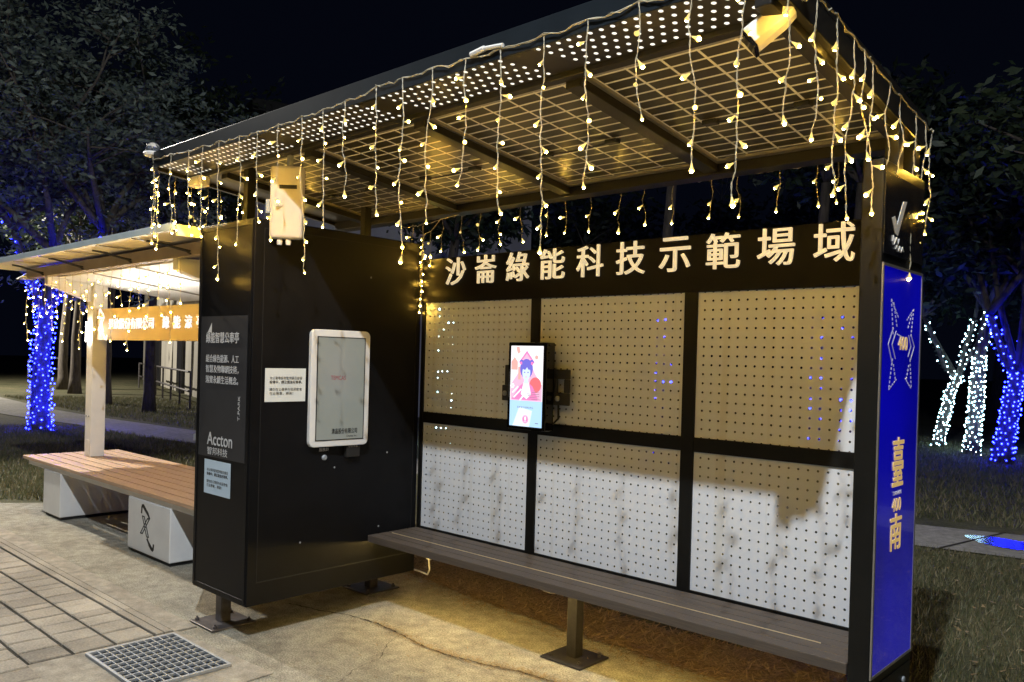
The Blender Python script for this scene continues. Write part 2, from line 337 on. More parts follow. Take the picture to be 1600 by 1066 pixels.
path = sheet('footpath', [(-60, 13.5), (-34, 7.0), (-23.4, 4.17), (-18, 3.75), (-15, 3.76), (-11.07, 4.05), (-5, 4.75), (1.33, 5.33), (2.18, 5.57), (6, 6.4), (14, 8.6), (14, 7.4), (6, 5.25), (2.39, 4.45), (1.62, 4.29), (-4, 3.65), (-9, 3.03), (-11.6, 2.6), (-13.2, 2.75), (-16.3, 2.4), (-24, 2.2), (-34, 3.6), (-60, 7)], -.012, path_m)
jm = MB()
for k in range(14):
    x = -3+k*.95; y = 3.75+.12*k*.95+.0; jm.bar((x, y-.25+.12*0, -.0075), (x+.28, y+1.25, -.0075), .018, .004)
struct(jm.build('path_joints', joint_m))
pdl = mat('added_puddle_water', (.02, .02, .022), rough=.16, spec=.8)
sheet('added_puddle', [(2.14+.30*math.cos(a)*(1+.25*math.sin(3*a)), 5.0+.24*math.sin(a)*(1+.2*math.cos(2*a+1))) for a in [2*math.pi*k/28 for k in range(28)]], -.006, pdl)  # puddle added to mirror the blue lights as a patch on the path
# paving: every block its own bevelled box, one mesh of blocks
pv = MB(); y = -1.415; row = 0
while y > -4.6:
    xr = -.43 if y > -1.85 else (.55 if row > 5 else .38)
    x = xr - random.uniform(0, .1); first = True
    while x > -7.2:
        w = .165*random.choice((1, 1, 1, 1.0, .62)); d = .196; g = .0055; h = .007+random.random()*.004; bv = .006
        if first: w += xr-x; x = xr; first = False
        tx, ty = random.uniform(-.0015, .0015), random.uniform(-.0015, .0015); gy = .006
        x0, x1, y0, y1 = x-w+g, x-g, y-d+gy, y-gy
        lo = [(x0, y0, -.01), (x1, y0, -.01), (x1, y1, -.01), (x0, y1, -.01)]; md = [(a, b, h-bv*.7) for a, b, _ in lo]
        hi = [(x0+bv, y0+bv, h+tx), (x1-bv, y0+bv, h-tx), (x1-bv, y1-bv, h+ty), (x0+bv, y1-bv, h-ty)]
        pv.add(lo+md+hi, [(0, 1, 5, 4), (1, 2, 6, 5), (2, 3, 7, 6), (3, 0, 4, 7), (4, 5, 9, 8), (5, 6, 10, 9), (6, 7, 11, 10), (7, 4, 8, 11), (8, 9, 10, 11)])
        x -= w
    y -= .2; row += 1
struct(pv.build('paving_blocks', paver_m))
sheet('paving_bed', [(-7.5, -1.19), (-.40, -1.19), (-.40, -6), (-7.5, -6)], -.006, joint_m)
ks_ = MB()
for yy in (-1.408, -1.362):
    x = -.43
    while x > -7.4:
        w = .52; ks_.box(x-w+.003, x, yy, yy+.040, -.02, .009+random.random()*.003); x -= w
struct(ks_.build('kerb_strip', paver_m, bevel=.004))
struct(MB().box(-7.5, -.425, -1.314, -1.19, -.02, .006).build('gutter_strip', collar_m, bevel=.004))
sheet('grate_surround', [(-.42, -1.30), (.44, -1.24), (.47, -6), (-.42, -6)], .004, collar_m)
# crack through the slab (dark open joint) + grit
def ribbon(pts, w, z):
    mb = MB(); P = []
    for i in range(len(pts)-1):
        a = V((*pts[i], z)); b = V((*pts[i+1], z)); n = max(2, int((b-a).length/.02))
        for k in range(n): P.append(a.lerp(b, k/n))
    P.append(V((*pts[-1], z))); vs = []
    for i, p in enumerate(P):
        d = (P[min(i+1, len(P)-1)]-P[max(i-1, 0)]).normalized(); s = V((-d.y, d.x, 0)); j = random.uniform(-.006, .006)
        ww = w*random.uniform(.3, 1.3); vs += [p+s*(j+ww/2), p+s*(j-ww/2)]
    mb.add(vs, [(2*i, 2*i+1, 2*i+3, 2*i+2) for i in range(len(P)-1)]); return mb
crack_m = mat('crack_dirt', (.03, .024, .016), (.05, .04, .025), rough=.95, scale=40)
CR = [(-.45, -.6), (-.215, -.543), (-.035, -.469), (.193, -.44), (.416, -.463), (.631, -.491), (.822, -.488), (1.045, -.439), (1.207, -.385), (1.353, -.367), (1.6, -.34), (2.2, -.5)]
struct(ribbon(CR, .010, .004).build('slab_crack', crack_m))
struct(ribbon([(.416, -.463), (.5, -.62), (.62, -.75), (.66, -.95), (.8, -1.2)], .003, .0045).build('slab_crack_branch', crack_m))

def slivers(name, n, xy, hmin, hmax, wid, m, flat=False, z0=0., parent=None, lean=.5):
    xy = np.asarray(xy); n = len(xy); a = rng.uniform(0, 2*np.pi, n); h = rng.uniform(hmin, hmax, n)
    base = np.stack([xy[:, 0], xy[:, 1], np.full(n, z0)], 1); dx = np.stack([np.cos(a), np.sin(a), np.zeros(n)], 1)
    if flat:
        side = np.stack([-np.sin(a), np.cos(a), np.zeros(n)], 1); up = dx*h[:, None]; up[:, 2] = rng.uniform(-.1, .35, n)*h; base[:, 2] += rng.uniform(.002, .012, n)
    else:
        side = dx; b = rng.uniform(0, 2*np.pi, n); le = rng.uniform(0, lean, n)*h
        up = np.stack([np.cos(b)*le, np.sin(b)*le, h], 1)
    w = wid*rng.uniform(.6, 1.3, n)[:, None]
    v = np.stack([base-side*w/2, base+side*w/2, base+up*.55+side*w*.35, base+up*.6-side*w*.35, base+up*1.0], 1)
    v4 = np.stack([v[:, 0], v[:, 1], v[:, 2], v[:, 4]], 1).reshape(-1, 3)
    f = np.arange(n*4).reshape(n, 4)
    return np_mesh(name, v4, f, m, parent)
def pts_in(poly, n):
    poly = np.array(poly); lo = poly.min(0); hi = poly.max(0); out = []
    tot = 0
    while tot < n:
        p = rng.uniform(lo, hi, (n*2, 2)); ins = np.zeros(len(p), bool); j = len(poly)-1
        for i in range(len(poly)):
            xi, yi = poly[i]; xj, yj = poly[j]
            c = ((yi > p[:, 1]) != (yj > p[:, 1])) & (p[:, 0] < (xj-xi)*(p[:, 1]-yi)/(yj-yi+1e-12)+xi); ins ^= c; j = i
        out.append(p[ins]); tot += ins.sum()
    return np.concatenate(out)[:n]
st = slivers('dead_leaf_litter', 0, pts_in([(-1.2, .46), (.3, .27), (1.9, .21), (3.2, .27), (3.1, .8), (1.2, .66), (-.6, .8)], 16000), .025, .085, .009, straw_m, flat=True, z0=.004)
tag(st, 'brown dead needles and leaves heaped along the back of the slab', None, None, 'stuff')
cp = np.concatenate([np.linspace(CR[i], CR[i+1], 160) for i in range(3, 10)]); cp = cp+rng.normal(0, .022, cp.shape)
st2 = slivers('crack_debris', 0, cp, .008, .03, .004, straw_m, flat=True, z0=.004); tag(st2, 'dry grass bits caught along the crack in the concrete', None, None, 'stuff')
ed_ = pts_in([(-.6, .3), (.3, .12), (1.9, .08), (2.9, .12), (2.9, .34), (1.2, .34), (-.4, .52)], 1300)
st = tag(slivers('scattered_straw', 0, ed_, .015, .06, .006, straw_m, flat=True, z0=.003), 'loose dry straw spilling from the leaf strip onto the slab', None, None, 'stuff')
sp_ = pts_in([(-.9, -1.15), (2.9, -1.2), (2.9, .3), (-.9, .3)], 260)
st3 = slivers('slab_litter', 0, sp_, .008, .03, .006, straw_m, flat=True, z0=.003); tag(st3, 'small leaf crumbs scattered on the concrete slab', None, None, 'stuff')
g1 = pts_in([(2.95, -.5), (3.6, -1.3), (5.5, .5), (5.5, 4.6), (2.4, 4.42), (1.6, 4.25), (1.5, 1.2), (2.85, .7)], 46000)
tag(slivers('lawn_grass', 0, g1, .02, .06, .006, blade_m, z0=-.024, lean=.9), 'short mixed green and dry lawn grass beside the shelter', None, None, 'stuff')
g2 = np.concatenate([pts_in([(.5, 5.6), (5, 6.6), (3, 11), (-2, 17), (-6, 14), (-2, 6)], 26000), pts_in([(-14, .8), (-9, -.9), (-5.4, -.85), (-4.7, -.3), (-4.5, .25), (-2, .55), (-4, 3.5), (-9, 2.9), (-13, 2.6)], 34000), pts_in([(-16, 4), (-9, 4.4), (-9, 8), (-22, 8), (-24, 4.4)], 22000)])
tag(slivers('far_lawn_grass', 0, g2, .04, .09, .014, blade_m, z0=-.024, lean=.9), 'dim lawn grass around the trees and the footpath', None, None, 'stuff')
dl = pts_in([(2.95, -.5), (5, .5), (5, 4.4), (1.7, 4.2), (2.8, .9)], 500)
tag(slivers('fallen_leaves', 0, dl, .02, .05, .025, straw_m, flat=True, z0=-.005), 'scattered dry fallen leaves on the lawn right of the pylon', None, None, 'stuff')

# drain grate
gr = thing('drain_grate', 'square galvanised steel drain grate set in the pavement', 'drain grate', (-.065, -1.565, .004))
MB().box(-.35, .22, -1.77, -1.356, .005, .007).build('pit_shade_plate', mat('pit_shade_plate', (.012, .014, .018), rough=.8), gr)  # dark plate above ground, stands in for the shade of the pit
f_ = MB()
for a in [(-.365, -.35, -1.785, -1.341), (.22, .235, -1.785, -1.341), (-.35, .22, -1.785, -1.77), (-.35, .22, -1.356, -1.341)]: f_.box(*a, .005, .02)
f_.build('grate_frame', galv, gr, bevel=.002)
b_ = MB()
for j in range(1, 11): y = -1.77+.414*j/11; b_.box(-.35, .22, y-.0028, y+.0028, .008, .0185)
for i in range(1, 10): x = -.35+.57*i/10; b_.box(x-.0035, x+.0035, -1.77, -1.356, .0075, .0195)
b_.build('grate_bars', galv, gr)

# ------------------------------------------------------------------ bus shelter: roof + back wall
sh = thing('bus_shelter', 'large black bus shelter with solar panel roof and perforated white back wall', 'bus shelter', (1.4, 0, 0))
RX0, RX1, RY0, RY1 = -1.06, 2.813, -1.195, .13
S_ = -.12
def zr(y, off=0): return 2.465+S_*y-off
def slab(mb, x0, x1, y0, y1, o0, o1, mi=0):       # sheet following the roof slope, between offsets o0 (top) and o1 (bottom)
    vs = [(x, y, zr(y, o)) for o in (o1, o0) for y in (y0, y1) for x in (x0, x1)]
    mb.add(vs, [(0,2,3,1),(4,5,7,6),(0,1,5,4),(2,6,7,3),(0,4,6,2),(1,3,7,5)], mi)
roof = MB(); slab(roof, RX0, RX1, RY0, RY1, -.03, .0); roof = roof.build('roof', dark_roof, sh)
m_ = MB(); m_.poly([(RX0-.003, RY0-.012, zr(RY0, .033)), (RX0-.003, RY0-.012, zr(RY0, -.062)), (RX0-.003, RY0-.002, zr(RY0, -.062)), (RX0-.003, RY0-.002, zr(RY0, .033))], (RX1-RX0+.006, 0, 0))
m_.build('fascia', fascia_m, roof, bevel=.002)
m_ = MB()
for x0, x1, dd in [(RX0, RX0+.03, .05), (RX1-.028, RX1, .085), (2.735, 2.785, .11)]: slab(m_, x0, x1, RY0+.002, RY1, .001, dd)
slab(m_, RX0+.03, 2.735, .06, .128, .001, .085); slab(m_, RX0+.03, 2.735, -1.0, -.965, .001, .05)
for x in (1.91, 1.05, .19, -.67): slab(m_, x-.035, x+.035, -.965, .06, .002, .075)
m_.build('roof_beam', dark_roof, roof, bevel=.003)
m_ = MB(); slab(m_, RX0+.031, 2.734, RY0+.004, -1.001, .004, .03); m_.build('soffit_strip', soffit, roof)
for bx0, n in ((1.93, 16), (1.075, 16), (.22, 16), (-.635, 16), (-1.0, 5)):
    mb = MB(); cs = []
    for u, v in ((-.5, -.5), (n-.5, -.5), (n-.5, 4.5), (-.5, 4.5)):
        x = bx0+.0449*u+.0225*v; y = -1.185+.0408*v; mb.v.append((x, y, zr(y, .0312))); cs.append((u+.5, v+.5))
    mb.f.append((3, 2, 1, 0)); mb.m.append(0); po = mb.build('light_strip', dots_m, roof)
    uv = po.data.uv_layers.new(name='UV')
    for l in po.data.loops: uv.data[l.index].uv = cs[l.vertex_index]
m_ = MB(); slab(m_, RX0+.031, -.706, -.964, .059, .004, .03); m_.build('side_plate', soffit, roof)
for i, x0 in enumerate((1.95, 1.09, .23, -.63)):
    x1 = x0+.78; mb = MB()
    y0, y1 = -.955, .05
    mb.add([(x0+.01, y0, zr(y0, .03)), (x0+.01, y1, zr(y1, .03)), (x1-.01, y1, zr(y1, .03)), (x1-.01, y0, zr(y0, .03))], [(0, 1, 2, 3)])
    so = mb.build('solar_panel', cell_m, sh)
    uv = so.data.uv_layers.new(name='UV'); cs = [(.0, .0), (.0, y1-y0), (x1-x0-.02, y1-y0), (x1-x0-.02, 0)]
    for l in so.data.loops: uv.data[l.index].uv = [(c[0]+.0, c[1]+.03) for c in cs][l.vertex_index]
    fr = MB(); w = .013
    for a in [(x0-.004, x0+w, y0-.004, y1), (x1-w, x1+.004, y0-.004, y1), (x0+w, x1-w, y0-.004, y0+.012), (x0+w, x1-w, y1-.03, y1)]: slab(fr, *a, .004, .042)
    fr.build('panel_frame', alu, so)
    for xx in (x0+.2, x0+.58): MB().box(xx-.03, xx+.03, -.40, -.36, zr(-.38, .05), zr(-.38, .031)).build('junction_box', rubber, so, bevel=.003)
    MB().tube([(x0+.23, -.38, zr(-.38, .043)), (x0+.3, -.4, zr(-.4, .055)), (x0+.42, -.38, zr(-.38, .05)), (x0+.55, -.38, zr(-.38, .043))], .004, 5).build('panel_cable', rubber, so)
# wall frame
wf = MB(); ZT, ZU, ZL, ZB = 1.8296, 1.1674, 1.1021, .47
XP = [(.034, .8935), (.9557, 1.8337), (1.8999, 2.715)]
for x0, x1 in [(.004, .034), (.8935, .9557), (1.8337, 1.8999), (2.715, 2.75)]: wf.box(x0, x1, -.010, .05, .42, 2.09)
for x0, x1 in XP: wf.box(x0, x1, -.0075, .045, ZL, ZU); wf.box(x0, x1, -.0075, .045, .42, ZB)
wall = wf.build('wall_frame', black_frame, sh, bevel=.002)
for x0, x1 in XP:
    for z0, z1, up in ((ZU, ZT, True), (ZB, ZL, False)):
        mb = MB(); mb.add([(x0, 0, z0), (x1, 0, z0), (x1, 0, z1), (x0, 0, z1)], [(0, 1, 2, 3)])
        po = mb.build('perforated_panel', perf_m, sh); uv = po.data.uv_layers.new(name='UV'); w, h = x1-x0, z1-z0
        mx_ = (w % .0415)/2; mz_ = (h % .0415)/2
        cs = [(-mx_, -mz_), (w-mx_, -mz_), (w-mx_, h-mz_), (-mx_, h-mz_)]
        for l in po.data.loops: uv.data[l.index].uv = (cs[l.vertex_index][0]+.0415*2, cs[l.vertex_index][1]+.0415*2)
hb = MB().box(.004, 2.75, -.016, .035, ZT, 2.092).build('header_board', black, sh, bevel=.003)
HX = .226; HP = (2.606-.226-.168)/9
for i, ch in enumerate('沙崙綠能科技示範場域'):
    text_obj(ch, .158, (HX+i*HP, -.0165, 1.928), (1, 0, 0), (0, 0, 1), cream_letter, hb, 'letter', ext=.012, width=.163, bold=.004)
# posts holding the roof
for x, y, z0 in [(2.785, -.16, 2.232), (-.46, -.92, 2.19), (-.46, -.1, 2.19), (2.785, .03, 2.232)]:
    MB().box(x-.025, x+.025, y-.025, y+.025, z0+.002, zr(y, .0)).build('roof_post', black_frame, sh, bevel=.003)

# ------------------------------------------------------------------ sign pylon at the right end
py = thing('sign_pylon', 'tall narrow black end pylon with a backlit blue side panel', 'sign pylon', (2.79, -.16, 0))
PX0, PX1, PY0, PY1 = 2.7525, 2.826, -.383, .068
body = MB().box(PX0, PX1, PY0, PY1, 0.005, 2.23).build('pylon_body', black_frame, py, bevel=.004)
MB().box(PX1, PX1+.003, PY0+.012, PY1-.008, 1.905, 2.19).build('gloss_panel', pylon_gloss, py)
bl = MB().box(PX1, PX1+.004, PY0+.016, PY1-.014, .43, 1.862).build('blue_panel', blue_back, py)
tr = MB()
for a in [(PY0+.006, PY0+.016, .42, 1.872), (PY1-.014, PY1-.004, .42, 1.872)]: tr.box(PX1, PX1+.006, a[0], a[1], a[2], a[3])
for z in (.42, 1.862): tr.box(PX1, PX1+.006, PY0+.016, PY1-.014, z, z+.010)
tr.build('panel_trim', alu, py)
MB().box(PX1, PX1+.003, PY0+.012, PY1-.008, .03, .385).build('lower_panel', black, py)
MB().lathe([(.012, 0), (.012, .006), (.007, .008)], (PX1+.003, -.02, .33), (1, 0, 0), 10).build('bolt', galv, py)
X_ = PX1+.004
text_obj('臺', .175, (X_, -.215, 1.078), (0, 1, 0), (0, 0, 1), gold_ink, bl, 'lettering', width=.115, bold=.014)
text_obj('TAINAN', .014, (X_, -.205, 1.045), (0, 1, 0), (0, 0, 1), pale_ink, bl, 'lettering', width=.09)
text_obj('400', .048, (X_, -.208, .985), (0, 1, 0), (0, 0, 1), gold_ink, bl, 'lettering', width=.095)
text_obj('南', .13, (X_, -.22, .845), (0, 1, 0), (0, 0, 1), gold_ink, bl, 'lettering', width=.12, bold=.014)
text_obj('400', .05, (X_, -.195, 1.573), (0, 1, 0), (0, 0, 1), gold_ink, bl, 'lettering', width=.1)
em = MB()
def dash(pts, w=.004, gap=.45, step=.016, yc=-.152, zc=1.60):
    for i in range(len(pts)-1):
        a = V((0, *pts[i])); b = V((0, *pts[i+1])); n = max(1, int((b-a).length/step)) if gap else 1
        for k in range(n):
            p = a.lerp(b, k/n); q = a.lerp(b, (k+1-gap)/n)
            em.bar((X_+.001, yc+p.y, zc+p.z), (X_+.001, yc+q.y, zc+q.z), w, .0012, up=V((1, 0, 0)))
st_ = [(-.13, .15), (-.045, .085)], [(.045, .085), (.12, .13)], [(-.13, .15), (-.10, .02)], [(.12, .13), (.095, .02)], [(-.105, .14), (-.06, .05)], [(.1, .11), (.055, .05)], \
      [(-.10, -.06), (-.13, -.17)], [(.095, -.06), (.12, -.17)], [(-.13, -.17), (-.045, -.13)], [(.045, -.13), (.12, -.17)], [(-.09, -.08), (-.06, -.14)], [(.085, -.08), (.055, -.14)], [(-.06, .03), (.06, .01)]
for q in st_: dash(q)
for q in ([(-.1, .05), (-.15, -.01), (-.1, -.08)], [(-.07, .04), (-.11, -.01), (-.07, -.06)], [(.1, .03), (.14, -.01), (.1, -.06)], [(.07, .03), (.1, -.01), (.07, -.05)]): dash(q, .0028, 0)
em.build('star_emblem', pale_ink, bl)
gp = [o for o in C.objects if o.name.startswith('gloss_panel')][0]
X2 = PX1+.003
tk = MB(); tk.poly([(X2, -.30, 2.035), (X2, -.262, 1.985), (X2, -.235, 1.98), (X2, -.145, 2.115), (X2, -.185, 2.11), (X2, -.245, 2.02), (X2, -.27, 2.045)], (.0015, 0, 0))
tk.build('tick_logo', white_paint, gp)
dd_ = MB().tube([(X2+.002, -.29, 1.955), (X2+.002, -.285, 1.975), (X2+.002, -.27, 1.97), (X2+.002, -.275, 1.945), (X2+.002, -.25, 1.972), (X2+.002, -.235, 1.95), (X2+.002, -.225, 1.97)], .002, 4)
dd_.tube([(X2+.002, -.26, 1.93), (X2+.002, -.245, 1.945), (X2+.002, -.23, 1.925), (X2+.002, -.215, 1.945), (X2+.002, -.2, 1.925), (X2+.002, -.185, 1.945), (X2+.002, -.17, 1.93)], .002, 4)
dd_.build('script_logo', white_ink, gp)

# ------------------------------------------------------------------ equipment cabinet
cb = thing('equipment_cabinet', 'tall black equipment cabinet with white lettering on its front', 'cabinet', (-.29, -.56, 0))
MB().box(-.58, -.001, -1.143, -.012, .188, 2.19).build('cabinet_body', black, cb, bevel=.006)
fp = MB()
for a in [(-.572, -.548, .20, 2.178), (-.034, -.010, .20, 2.178)]: fp.box(a[0], a[1], -1.149, -1.142, a[2], a[3])
for z in (.20, 2.154): fp.box(-.548, -.034, -1.149, -1.142, z, z+.024)
door = MB().box(-.544, -.038, -1.1455, -1.142, .226, 2.152).build('door', black, cb)
fp.build('door_frame', black, cb, bevel=.002)
MB().box(-.5745, -.566, -1.156, -1.149, 1.06, 1.14).build('handle', rubber, door)
gpz = mat('graphic_film', (.028, .028, .031), rough=.55)
gpn = MB().box(-.54, -.042, -1.1466, -1.1456, .926, 1.69).build('graphic_film', gpz, cb)
FY = -1.1467
def ftxt(s, size, x, z, w, m=white_ink, bold=0): return text_obj(s, size, (x, FY, z), (1, 0, 0), (0, 0, 1), m, gpn, 'lettering', ext=.0006, width=w, bold=bold)
ftxt('綠能智慧公車亭', .058, -.478, 1.545, .352, bold=.012)
lg = MB().poly([(-.462, FY-.001, 1.602), (-.418, FY-.001, 1.602), (-.418, FY-.001, 1.655)], (0, -.0006, 0)); lg.build('corner_mark', white_ink, gpn)
ftxt('組合綠色能源、人工', .042, -.475, 1.44, .352, bold=.006)
ftxt('智慧及物聯網技術，', .042, -.475, 1.383, .352, bold=.006)
ftxt('落實永續生活概念。', .042, -.475, 1.326, .352, bold=.006)
text_obj('T.PARK', .02, (-.10, FY, 1.14), (0, 0, 1), (-1, 0, 0), white_ink, gpn, 'lettering', ext=.0005, width=.13)
ftxt('Accton', .068, -.44, .992, .27, bold=.012)
ftxt('智邦科技', .042, -.437, .938, .22)
gpn['label'] = 'charcoal graphic film with white lettering'
sd = MB()
sd.box(0, .0012, -1.085, -.05, .305, .311).box(0, .0012, -1.085, -.05, 2.14, 2.144).box(0, .0012, -1.088, -1.084, .305, 2.144).box(0, .0012, -.054, -.05, .305, 2.144)
sd.build('side_panel_seam', mat('seam_shadow', (.004, .004, .004), rough=.8), cb)
for x, y in [(-.40, -1.05), (-.40, -.03)]:
    ft = MB().box(x-.03, x+.03, y-.03, y+.03, .012, .19).box(x-.13, x+.13, y-.13, y+.13, .002, .012)
    ft = ft.build('foot', steel, cb, bevel=.003)
    for i in (-1, 1):
        for j in (-1, 1): MB().lathe([(.012, 0), (.012, .012), (.006, .013), (.006, .022)], (x+i*.1, y+j*.1, .012), n=6).build('anchor_bolt', steel, ft)
# usb box, stop button
MB().box(0.0, .03, -.56, -.47, .925, 1.0).build('usb_box', rubber, cb, bevel=.004)
ub = [o for o in C.objects if o.name == 'usb_box'][0]
text_obj('USB充電', .016, (.031, -.55, .98), (0, 1, 0), (0, 0, 1), white_ink, ub, 'lettering', ext=.0005)
MB().lathe([(.016, 0), (.016, .006), (.01, .012)], (0, -.69, .93), (1, 0, 0), 12).build('push_button', galv, cb)
text_obj('服務鈴', .02, (.0012, -.725, .965), (0, 1, 0), (0, 0, 1), white_ink, cb, 'lettering', ext=.0005)
for y, z in ((-.62, .87), (-.3, .5), (-.83, .48), (-.25, .93), (-.4, 1.95)): MB().sphere((.001, y, z), .006, 6, 4, sc=(.5, 1, 1)).build('rivet', galv, cb)
# two printed notices
paper_cool_lit = mat('cool_lit_paper', (.56, .68, .78), (.5, .62, .72), rough=.75, scale=6)  # white sheet with the cool light put into its colour
def notice(label, o, right, up, w, h, n_):
    o = V(o); r_ = V(right); u_ = V(up); nrm = r_.cross(u_)
    t = thing('paper_notice', label, 'notice', o+nrm*.0015)
    mb = MB().poly([o+nrm*.0015, o+nrm*.0015+r_*w, o+nrm*.0015+r_*w+u_*h, o+nrm*.0015+u_*h], nrm*.0006); mb.build('sheet', paper if n_ == 1 else paper_cool_lit, t)
    for s, zz, ww, b in [('本公車亭設有監視器及錄音', .66, .80, 0), ('設備中，請正面坐好車亭。', .54, .80, .02), ('請勿在公車亭內吸菸飲食', .32, .80, 0), ('在此等車，謝謝！', .20, .58, .0)]:
        text_obj(s, h*.095, o+nrm*.0021+r_*w*.11+u_*h*zz, r_, u_, grey_ink, t, 'lettering', ext=.0003, width=w*ww, bold=b)
notice('landscape white paper notice beside the grey display on the black cabinet side', (.0, -1.066, 1.244), (0, 1, 0), (0, 0, 1), .244, .176, 1)
notice('squarish white paper notice, tinted for cool light, low on the cabinet front under the lettering', (-.463, -1.1458, .725), (1, 0, 0), (0, 0, 1), .285, .185, 2)
# e-paper display
ep_yaw = -.05
ep = thing('information_display', 'white framed grey portrait display on the side of the black cabinet', 'display', (.0, -.62, 1.31))
fr = MB(); ya, yb, za, zb = -.807, -.430, .993, 1.635; r0 = .03
pts = []
for cy, cz, a0 in [(yb-r0, zb-r0, 0), (ya+r0, zb-r0, 90), (ya+r0, za+r0, 180), (yb-r0, za+r0, 270)]:
    for k in range(5): a = math.radians(a0+90*k/4); pts.append((.002, cy+r0*math.cos(a), cz+r0*math.sin(a)))
MB().poly(pts, (.03, 0, 0)).build('housing', white_paint, ep, bevel=.004)
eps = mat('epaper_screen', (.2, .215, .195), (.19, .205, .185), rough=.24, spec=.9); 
_e = eps.node_tree.nodes['Principled BSDF']; _e.inputs['Emission Color'].default_value = (.72, .82, .8, 1); _e.inputs['Emission Strength'].default_value = .09   # weak glow added to even out strand shadows on the screen
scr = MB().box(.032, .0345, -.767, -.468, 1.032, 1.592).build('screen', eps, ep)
MB().box(.032, .0338, -.773, -.767, 1.026, 1.598).box(.032, .0338, -.468, -.462, 1.026, 1.598).box(.032, .0338, -.767, -.468, 1.592, 1.598).box(.032, .0338, -.767, -.468, 1.026, 1.032).build('screen_gasket', rubber, ep)
text_obj('TEMCAS', .024, (.0346, -.685, 1.36), (0, 1, 0), (0, 0, 1), red_ink, scr, 'lettering', ext=.0004, width=.095)
text_obj('清晶股份有限公司', .03, (.0346, -.672, 1.062), (0, 1, 0), (0, 0, 1), black_ink, scr, 'lettering', ext=.0004, width=.165, bold=.015)
text_obj('Display Inc.', .014, (.0346, -.575, 1.04), (0, 1, 0), (0, 0, 1), black_ink, scr, 'lettering', ext=.0004, width=.068)

ep.rotation_euler.z = ep_yaw; ep.location.x += .009
# ------------------------------------------------------------------ kiosk screen on the wall
ks = thing('wall_screen', 'slim lit portrait touch screen on a black bracket on the back wall', 'screen', (.98, -.05, 1.36))
bk = MB().box(.731, .80, -.05, -.035, 1.275, 1.36).box(.75, .80, -.05, -.035, 1.36, 1.47).box(.80, 1.10, -.045, -.012, 1.28, 1.45)
bk.box(1.10, 1.20, -.05, -.035, 1.27, 1.335).box(1.10, 1.20, -.05, -.035, 1.405, 1.455).box(1.165, 1.20, -.05, -.035, 1.335, 1.405).box(1.10, 1.115, -.05, -.035, 1.335, 1.405)
bk.build('bracket', rubber, ks, bevel=.004)
for x, z in ((.757, 1.315), (1.13, 1.305)): MB().lathe([(.014, 0), (.014, .008), (.009, .011)], (x, -.05, z), (0, -1, 0), 12).build('bracket_knob', galv, ks)
MB().tube([(1.06, -.06, 1.19), (1.10, -.05, 1.17), (1.12, -.03, 1.2), (1.11, -.02, 1.28)], .006, 6).build('cable', rubber, ks)
KX0, KX1, KZ0, KZ1 = .838, 1.103, 1.134, 1.592
MB().box(KX0, KX1, -.118, -.048, KZ0, KZ1).build('housing', glass_dark, ks, bevel=.005)
sx0, sx1, sz0, sz1 = KX0+.02, KX1-.02, KZ0+.017, KZ1-.019
SY = -.1192
def E_(n, c, s=1.35): return emit('screen_'+n, c, s, (.02, .02, .02), rough=.2)
pm = [E_('white', (.9, .86, .9)), E_('pink', (.95, .22, .5)), E_('rose', (.95, .45, .62)), E_('red', (.9, .16, .18)), E_('indigo', (.16, .15, .62)), E_('face', (.62, .74, .98)), E_('sky', (.42, .66, .93)), E_('pale', (.72, .84, .97)), E_('grey', (.18, .2, .28)), E_('coral', (.95, .40, .36))]
scn = MB(); SW, SH = sx1-sx0, sz1-sz0
def sp2(pts, layer, mi): scn.add([(sx0+u*SW, SY-.00025*layer, sz0+v*SH) for u, v in pts], [tuple(range(len(pts)))], mi)
def ell(cx, cy, rx, ry, layer, mi, n=20, a0=0, a1=360): sp2([(cx+rx*math.cos(math.radians(a0+(a1-a0)*k/n)), cy+ry*math.sin(math.radians(a0+(a1-a0)*k/n))) for k in range(n if a1-a0 == 360 else n+1)], layer, mi)
sp2([(0, 0), (1, 0), (1, .32), (0, .32)], 0, 6); sp2([(0, .32), (1, .32), (1, 1), (0, 1)], 0, 0)
sp2([(.1, 0), (.62, 0), (.7, .2), (.3, .24)], 1, 7)
sp2([(.02, .32), (.98, .32), (.98, .52), (.76, .66), (.5, .9), (.24, .66), (.02, .52)], 1, 2)
sp2([(.5, .94), (.74, .80), (.5, .66), (.26, .80)], 2, 1); sp2([(.5, .905), (.68, .80), (.5, .69), (.32, .80)], 3, 2)
sp2([(.02, .80), (.12, .86), (.22, .80), (.22, .70), (.02, .70)], 2, 9); sp2([(.24, .74), (.32, .74), (.32, .58), (.24, .58)], 2, 9)
sp2([(.16, .98), (.26, .99), (.30, .92), (.22, .90)], 2, 9); ell(.78, .52, .18, .095, 3, 3); ell(.80, .86, .05, .025, 2, 9)
sp2([(.06, .34), (.3, .50), (.44, .55), (.56, .55), (.70, .50), (.86, .36), (.86, .33), (.06, .33)], 4, 1)
sp2([(.42, .55), (.58, .55), (.66, .40), (.52, .34), (.34, .40)], 5, 0); sp2([(.44, .62), (.56, .62), (.57, .53), (.43, .53)], 6, 5)
ell(.5, .715, .20, .125, 6, 4); ell(.34, .80, .06, .03, 6, 4); ell(.66, .80, .06, .03, 6, 4)
ell(.33, .785, .035, .02, 7, 1, 10); ell(.67, .785, .035, .02, 7, 1, 10)
ell(.5, .665, .125, .095, 8, 5); sp2([(.36, .72), (.40, .77), (.60, .77), (.64, .72), (.58, .70), (.52, .735), (.46, .70)], 9, 4)
for u in (.45, .555): ell(u, .672, .022, .008, 10, 4, 8)
